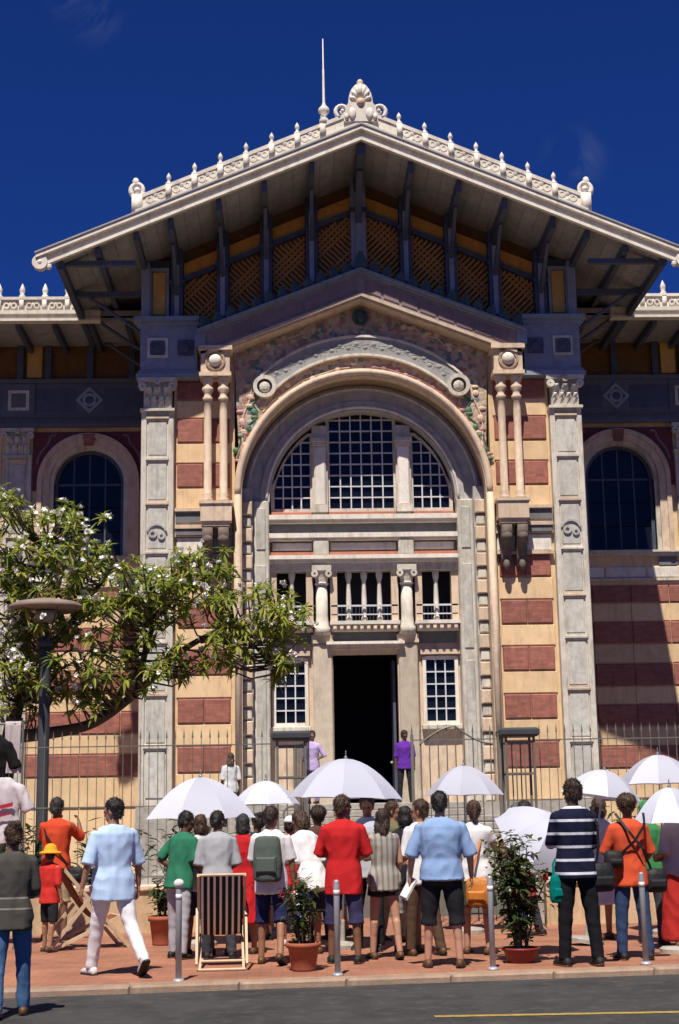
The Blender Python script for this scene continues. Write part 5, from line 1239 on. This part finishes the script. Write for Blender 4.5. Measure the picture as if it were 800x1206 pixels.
petal = M('white petal', (.80,.78,.72), .6, .06, 10); redpetal = M('red petal', (.4,.03,.04), .6, .1, 10); bark = M('grey brown bark', (.13,.10,.075), .9, .25, 9, .5, 25)
def leaf_geo(mb, p, d, L, w, droop=.25):
    d = Vector(d).normalized(); s = d.cross(Vector((0,0,1))); s = s.normalized() if s.length > .05 else Vector((1,0,0)); u = s.cross(d)
    p = Vector(p); m_ = p+d*L*.5-Vector((0,0,droop*L*.15)); e = p+d*L-Vector((0,0,droop*L*.6))
    a = p+d*L*.12
    return mb.add([p, a+s*w*.25+u*.1*w, m_+s*w*.5+u*.18*w, e, m_-s*w*.5+u*.18*w, a-s*w*.25+u*.1*w, m_], [(0,1,6),(1,2,6),(2,3,6),(3,4,6),(4,5,6),(5,0,6)])
leafmesh = leaf_geo(MB(), (0,0,0), (0,1,.0), .27, .075, .3).mesh('leaf', leafg)
fl = MB()
for k in range(5):
    a = 2*pi*k/5; c, d = cos(a), sin(a); fl.add([(0,0,0),(.022*c-.02*d,.022*d+.02*c,.012),(.052*c-.008*d,.052*d+.008*c,.016),(.05*c+.014*d,.05*d-.014*c,.01),(.02*c+.012*d,.02*d-.012*c,.0)],[(0,1,2),(0,2,3),(0,3,4)])
def flower_cluster(n, r):
    mb = MB()
    for k in range(n):
        o = Vector((random.gauss(0,r),random.gauss(0,r),random.gauss(0,r*.7))); R = Matrix.Rotation(random.uniform(0,6),3,'Z') @ Matrix.Rotation(random.uniform(-1.3,1.3),3,'X') @ Matrix.Rotation(random.uniform(-1.,1.),3,'Y')
        mb.add([R @ Vector(p)+o for p in fl.v], fl.f)
    return mb
# frangipani tree --------------------------------------------------------
tree = thing('frangipani_tree', 'spreading frangipani tree with white flowers in front of the left facade', 'tree', (-4.45,23.0,.12))
T0 = Vector((-4.45,23.0,.12))
def tw(px, py): return (-4.54+px/75.3, 6.67-(py-580)/75.5)
def bez(pts, n=10):
    out = []
    for i in range(len(pts)-1):
        p0 = pts[max(i-1,0)]; p1 = pts[i]; p2 = pts[i+1]; p3 = pts[min(i+2,len(pts)-1)]
        for k in range(n):
            t = k/n; out.append(.5*((2*p1)+(p2-p0)*t+(2*p0-5*p1+4*p2-p3)*t*t+(3*p1-p0-3*p2+p3)*t**3))
    out.append(pts[-1]); return out
def vv(px, py, dy=0): x, z = tw(px, py); return Vector((x,23.0+dy,z))-T0
trk = bez([Vector((-.15,0,-.15)),Vector((-.02,.05,1.2)),Vector((.1,0,2.2)),vv(25,845)])
trunk = MB().tube(trk, [.2-.07*i/(len(trk)-1) for i in range(len(trk))], 12).build('trunk', bark, tree, True)
limbs = [([vv(18,868),vv(60,862,0.5),vv(110,850,0.6),vv(160,815,0.6),vv(215,765,0.6),vv(275,735,0.5)],.11,.035),
         ([vv(25,845),vv(30,780,0.5),vv(28,700,0.5),vv(50,640,0.5)],.10,.03),([vv(30,790,0.4),vv(75,740,0.5),vv(110,690,0.6),vv(135,660,0.6)],.075,.025),
         ([vv(160,815,0.6),vv(175,755,0.3),vv(195,705,0.5),vv(240,660,0.6)],.06,.022),([vv(235,755,0.6),vv(290,752,0.4),vv(335,735,0.4)],.045,.02),([vv(110,850,0.6),vv(150,800,0.9),vv(180,740,1.0)],.055,.02),([vv(28,720,0.5),vv(5,660,0.6),vv(-20,630,0.6)],.05,.02),([vv(75,740,0.5),vv(60,690,0.9),vv(75,640,0.9)],.05,.02),([vv(290,752,0.4),vv(310,775,0.6),vv(325,800,0.7)],.03,.016)]
samples = []
for pts, r0, r1 in limbs:
    b = bez(pts, 8); MB().tube(b, [r0+(r1-r0)*i/(len(b)-1) for i in range(len(b))], 9).build('limb', bark, tree, True); samples += b[3:]
clusters = [(35,640,62,62,17),(95,640,45,42,14),(55,715,70,50,16),(130,700,55,45,16),(165,735,55,45,15),(215,700,48,45,17),(250,690,42,40,13),(295,730,45,36,16),(338,735,32,30,11),(95,785,48,38,9),(330,785,22,32,7),(215,785,38,26,7),(35,800,45,42,10),(15,600,28,22,6),(270,770,35,28,9),(180,690,40,38,9),(120,800,50,35,8),(170,790,40,30,7),(60,690,55,45,10),(20,740,30,50,8),(70,800,50,40,8),(30,830,30,25,5),(60,760,60,40,8),(110,820,45,25,6),(20,690,30,40,6)]
fol = MB(); tipl = []; twg = MB(); singles = []; fspots = []
for px, py, rx, ry, n in clusters:
    for k in range(round(n*2.6)):
        while True:
            a, b, c = random.uniform(-1,1), random.uniform(-1,1), random.uniform(-1,1)
            if a*a+b*b+c*c < 1: break
        tipl.append(vv(px+a*rx, py+b*ry, c*1.05-.25))
for tp in tipl:
    near = min(samples, key=lambda q: (q-tp).length+(.4 if q.z > tp.z else 0))
    mdl = near*.45+tp*.55+Vector((random.uniform(-.08,.08),random.uniform(-.08,.08),-.10))
    twg.tube([near,mdl,tp],[.018,.014,.012],5)
    ax = (tp-mdl).normalized()+Vector((0,0,.35)); ax.normalize()
    n = random.randint(11,16)
    for k in range(n):
        a = 2.4*k+random.uniform(-.3,.3); el = random.uniform(-.2,.9)
        o = ax.orthogonal().normalized(); o2 = ax.cross(o)
        d = (o*cos(a)+o2*sin(a))*cos(el)+ax*sin(el)
        L = random.uniform(.13,.25); base = tp-ax*random.uniform(0,.10)
        if d.y < .2 and len(singles) < 280 and random.random() < .35: singles.append((base,d,L))
        else: leaf_geo(fol, base, d, L, L*.27, random.uniform(.1,.9))
    for _q in range(2):
        if random.random() < (.5 if tp.x < 1.6 else .3): fspots.append(tp+ax*.05+Vector((random.uniform(-.12,.12),random.uniform(-.22,.0),random.uniform(-.08,.10))))
tw_o = twg.build('twigs', bark, tree, True); tw_o['kind'] = 'stuff'
fo = fol.build('foliage', leafg, tree); fo['kind'] = 'stuff'
for base, d, L in singles:
    q = d.to_track_quat('Y','Z'); put('leaf', leafmesh, tree, base, (q.to_matrix() @ Matrix.Rotation(random.uniform(-.6,.6),3,'Y')).to_euler(), (L/.27,)*3)
fms = [flower_cluster(n, r).mesh('flower', petal) for n, r in ((2,.02),(3,.026),(4,.03),(5,.034))]
for p in fspots: put('flower', random.choice(fms), tree, p, (random.uniform(-.6,.3),0,random.uniform(0,6)), (random.uniform(.5,.85),)*3)
# shrubs behind the railing --------------------------------------------
def shrub(label, x, y, w, h, n, mat=leafd, pot=None, flowers=(), leafL=(.10,.20), name='shrub', cat='shrub', z0=.12, up=.5, stems=7):
    t = thing(name, label, cat, (x,y,z0), 0); mb = MB(); st = MB(); zb = 0
    if pot:
        pr, ph, pm = pot
        MB().lathe([(pr*.70,0),(pr*.72,.02),(pr*.93,ph*.82),(pr*1.04,ph*.83),(pr*1.06,ph),(pr*.95,ph),(pr*.92,ph*.9),(.01,ph*.9)],n=24).build('pot', pm, t, True)
        MB().lathe([(pr*.92,ph*.88),(pr*.5,ph*.93),(.01,ph*.94)],n=16).build('soil', earth, t, True); zb = ph*.9
    tips = []
    for k in range(stems):
        a = random.uniform(0,2*pi); r = random.uniform(.2,1)*w/2; e = Vector((r*cos(a), r*sin(a)*.8, zb+(h-zb)*random.uniform(.6,1)))
        b0 = Vector((.05*cos(a),.05*sin(a),zb-.02)); m_ = b0*.5+e*.5+Vector((0,0,.08)); b = bez([b0,m_,e],6); st.tube(b,[.012-.008*i/(len(b)-1) for i in range(len(b))],5); tips += b[3:]
    for k in range(n):
        p = random.choice(tips)+Vector((random.gauss(0,w*.10),random.gauss(0,w*.10),random.gauss(0,h*.07)))
        if p.z < zb*.9: p.z = zb+.05
        a = random.uniform(0,2*pi); L = random.uniform(*leafL); leaf_geo(mb, p, (cos(a),sin(a),random.uniform(-.4,up)), L, L*.36, random.uniform(0,.9))
    st.build('stems', bark, t, True)
    o = mb.build('foliage', mat, t); o['kind'] = 'stuff'
    for pm, cnt in flowers:
        fm = flower_cluster(3,.022).mesh('flower', pm)
        for k in range(cnt):
            p = random.choice(tips)+Vector((random.uniform(-.05,.05),-abs(random.gauss(0,w*.10)),random.uniform(-.05,.04))); put('flower', fm, t, p, (random.uniform(.4,1.4),0,random.uniform(0,6)), (random.uniform(.5,.9),)*3)
    return t
terra = M('terracotta pot', (.36,.10,.05), .8, .15, 9, .15, 40, stain=(.2,.09,.06)); redpot = M('dark red glazed pot', (.20,.03,.022), .5, .15, 9, .1, 40)
shrub('potted flowering shrub in a terracotta pot on the kerb beside the bollard', .10, 15.2, .36, .92, 420, leafp, (.165,.27,terra), ((petal,3),(redpetal,4)), (.06,.12), 'potted_plant', 'potted plant', PZ, .7, 11)
shrub('large dark potted bush with a few white flowers left of the striped shirt', 2.30, 15.55, .64, 1.22, 1000, leafp, (.19,.15,redpot), ((petal,5),(redpetal,8)), (.08,.17), 'potted_plant', 'potted plant', PZ, .8, 18)
shrub('small plant in a red brown pot by the low wall behind the green polo shirt', -1.56, 18.5, .30, .72, 150, leafp, (.17,.34,terra), (), (.08,.18), 'potted_plant', 'potted plant', PZ, .8, 8)
k = 0
for x, y, w, h, lab in ((-2.6,21.6,1.1,1.35,'dark shrub behind the railing near the man in orange red'),(-1.5,21.9,1.2,1.5,'dark shrub behind the railing near the striding man'),(-.6,21.8,.8,1.25,'low dark shrub behind the railing left of the gate pier'),(3.7,21.7,.9,1.3,'dark shrub behind the railing right of the gate pier'),(4.9,21.8,1.1,1.45,'dark shrub behind the railing at the right edge'),(-3.9,21.8,1.2,1.5,'dark shrub behind the railing near the frangipani trunk')):
    shrub(lab, x, y, w, h, 420, leafd, None, (), (.12,.24), stems=12)

# ------------------------------------------------------------------ low wall, railing, gate
FY = 20.6
wallm = M('cream garden wall render', (.55,.40,.24), .9, .15, 4, .2, 30, stain=(.25,.19,.13), stain_amt=.6)
ironm = M('grey green iron paint', (.15,.145,.125), .5, .15, 10, .1, 40)
for a, b, lab in ((-12,-.25,'low cream wall with coping under the railing left of the gate'),(3.4,13,'low cream wall with coping under the railing right of the gate')):
    t = thing('garden_wall', lab, 'wall', (a,FY,0))
    n = int((b-a)/1.2); w = (b-a)/n
    MB().box(0,b-a,-.14,.14,0,.66).build('wall_body', wallm, t)
    cm = MB().cbox(.003,w-.003,-.18,.18,.66,.74,.015).mesh('coping_stone', warmstone)
    for i in range(n): put('coping_stone', cm, t, (i*w,0,0))
def railing(label, a, b, z0, ztop, name='railing', cat='railing', bar_r=.006):
    t = thing(name, label, cat, (a,FY,z0)); L = b-a; H_ = ztop-z0
    n = max(2, round(L/.118)); bm_ = MB().tube([(0,0,0),(0,0,H_-.10)],bar_r,6).add([(-.014,0,H_-.12),(0,-.01,H_-.12),(.014,0,H_-.12),(0,.01,H_-.12),(0,0,H_)],[(0,1,4),(1,2,4),(2,3,4),(3,0,4),(3,2,1,0)]).mesh('bar', ironm)
    for i in range(n+1): put('bar', bm_, t, (L*i/n,0,0))
    for z in (.10,H_*.5,H_-.22): MB().box(0,L,-.008,.008,z-.008,z+.008).build('rail', ironm, t)
    return t
railing('iron railing on the low wall left of the gate', -12, -.28, .74, 2.80)
railing('iron railing on the low wall right of the gate', 3.42, 12.8, .74, 2.80)
g = railing('closed right leaf of the iron gate with pointed bars', 1.66, 2.86, .18, 2.82, 'gate', 'gate', .009)
MB().box(-.02,.02,-.02,.02,0,2.5).build('stile', ironm, g); MB().box(1.18,1.22,-.02,.02,0,2.5).build('stile', ironm, g)
MB().tube([(.1+.5*(i/12),-.01,2.36+.24*sin(pi*i/24)) for i in range(13)]+[(.6+.5*(i/12),-.01,2.60-.24*sin(pi*i/24)**1) for i in range(1,13)],.014,6).build('scroll', ironm, g)
g2 = railing('left leaf of the iron gate swung open towards the steps', .24, 1.40, .18, 2.82, 'gate', 'gate', .009)
g2.rotation_euler.z = radians(100)
for x, lab in ((0,'iron gate pier with a dark cap left of the gate'),(3.12,'iron gate pier with a dark cap right of the gate')):
    t = thing('gate_pier', lab, 'gate pier', (x,FY,.12)); w = .19
    for sx in (-1,1):
        for sy in (-1,1): MB().box(sx*w-.016,sx*w+.016,sy*w-.016,sy*w+.016,0,2.5).build('corner_post', ironm, t)
    for sy in (-1,1):
        for z in (.1,1.0,2.0,2.42): MB().box(-w,w,sy*w-.011,sy*w+.011,z-.014,z+.014).build('rail', ironm, t)
        for q in (-.06,.06): MB().box(q-.008,q+.008,sy*w-.008,sy*w+.008,.1,2.42).build('bar', ironm, t)
        MB().arc(0,1.5,.10,.125,sy*w-.01,sy*w+.01,0,2*pi,18).build('ring', ironm, t)
    MB().box(-.23,.23,-.23,.23,-.1,.55).build('base', plinthm, t)
    MB().lathe([(.25*1.35,2.5),(.28*1.35,2.53),(.28*1.35,2.59),(.24*1.35,2.62),(.05,2.63)],n=4).build('cap', lampm, t).rotation_euler.z = pi/4

# ------------------------------------------------------------------ garments hanging on a rack at the left edge
t = thing('clothes_rack', 'metal clothes rack at the left edge behind the street lamp', 'clothes rack', (-3.75,18.6,PZ))
for z in (2.12,2.66): MB().tube([(-.9,0,z),(.45,0,z)],.014,8).build('rail', ironm, t)
for x in (-.9,.45):
    MB().tube([(x,0,0),(x,0,2.70)],.016,8).build('upright', ironm, t); MB().tube([(x,-.3,.02),(x,.3,.02)],.018,8).build('foot', ironm, t)
def garment(label, x, w, h, mat, sl=.2, printm=None, zt=2.60):
    mb = MB()
    hw = w/2; R_ = [(-h,hw*1.05,.05),(-h*.7,hw,.055),(-h*.35,hw*.95,.06),(-.14,hw,.05),(-.05,hw*.75,.035),(0,hw*.3,.025)]
    loft(mb, [(Vector((0,.02*sin(z*9),z)),Vector((a,0,0)),Vector((0,b,0))) for z,a,b in R_], 18)
    for sx in (-1,1): mb.tube([(sx*hw*.5,0,-.10),(sx*hw*.95,0,-.16),(sx*(hw+sl),0,-.42)],[.06,.075,.075],10)
    o = put('hanging_shirt', remesh(mb,.016,mat,'hanging_shirt',1,.016,int(x*10)+5,8), None, (-3.75+x,18.6,PZ+zt-.06))
    hk = MB().tube([(0,0,-.02),(0,0,.04),(.02,0,.07),(0,0,.095),(-.02,0,.075)],.005,6); hk.build('hook', ironm, o)
    if printm:
        bmk = MB().prism([(-.13,-.42),(.16,-.36),(.17,-.31),(-.10,-.37)],-.092,-.085).prism([(-.05,-.50),(.13,-.46),(.13,-.44),(-.05,-.475)],-.092,-.085); bmk.build('red_print', printm, o)
    tag(o, label, 'shirt', 'shirts hanging on the rack'); return o
garment('black shirt hanging on the upper rail of the rack at the left edge', .10, .36, .58, fab('jet black',(.012,.011,.013)), .10)
garment('white shirt with a red mark hanging on the lower rail of the rack', .20, .46, .80, fab('hung white',(.52,.48,.50)), .12, fab('print red',(.42,.03,.05)), 2.08)
def towel(label, x, w, h, mat, zt):
    vs = []; fs = []; n = 16; m_ = 12
    for side in (0,1):
        for j in range(m_+1):
            for i in range(n+1):
                xx = -w/2+w*i/n; z = -h*j/m_; yy = .018*sin(i*1.15+j*.12)*(j/m_)+.012*sin(i*.6+2)+(-.02 if side == 0 else .02)
                vs.append((xx*(1-.05*sin(pi*j/m_)), yy, z+.012*(1-j/m_)*(1 if side else 0)))
    k = (n+1)*(m_+1)
    for side in (0,1):
        for j in range(m_):
            for i in range(n): a_ = side*k+j*(n+1)+i; fs.append((a_,a_+1,a_+n+2,a_+n+1))
    for i in range(n): fs.append((i,i+1,k+i+1,k+i))
    o = MB().add(vs, fs).build('hanging_cloth', mat, None, True, (-3.75+x,18.6,PZ+zt)); tag(o, label, 'cloth'); return o
towel('pale pinkish cloth draped over the upper rail of the rack beside the black shirt', .33, .20, .62, fab('pinkish white',(.50,.44,.44)), 2.68)
towel('long pale cloth draped over the upper rail at the far left of the rack', -.45, .40, 1.3, fab('greyish white',(.5,.48,.46)), 2.68)
bpy.data.scenes.remove(TS); bpy.data.batch_remove(SCRATCH)
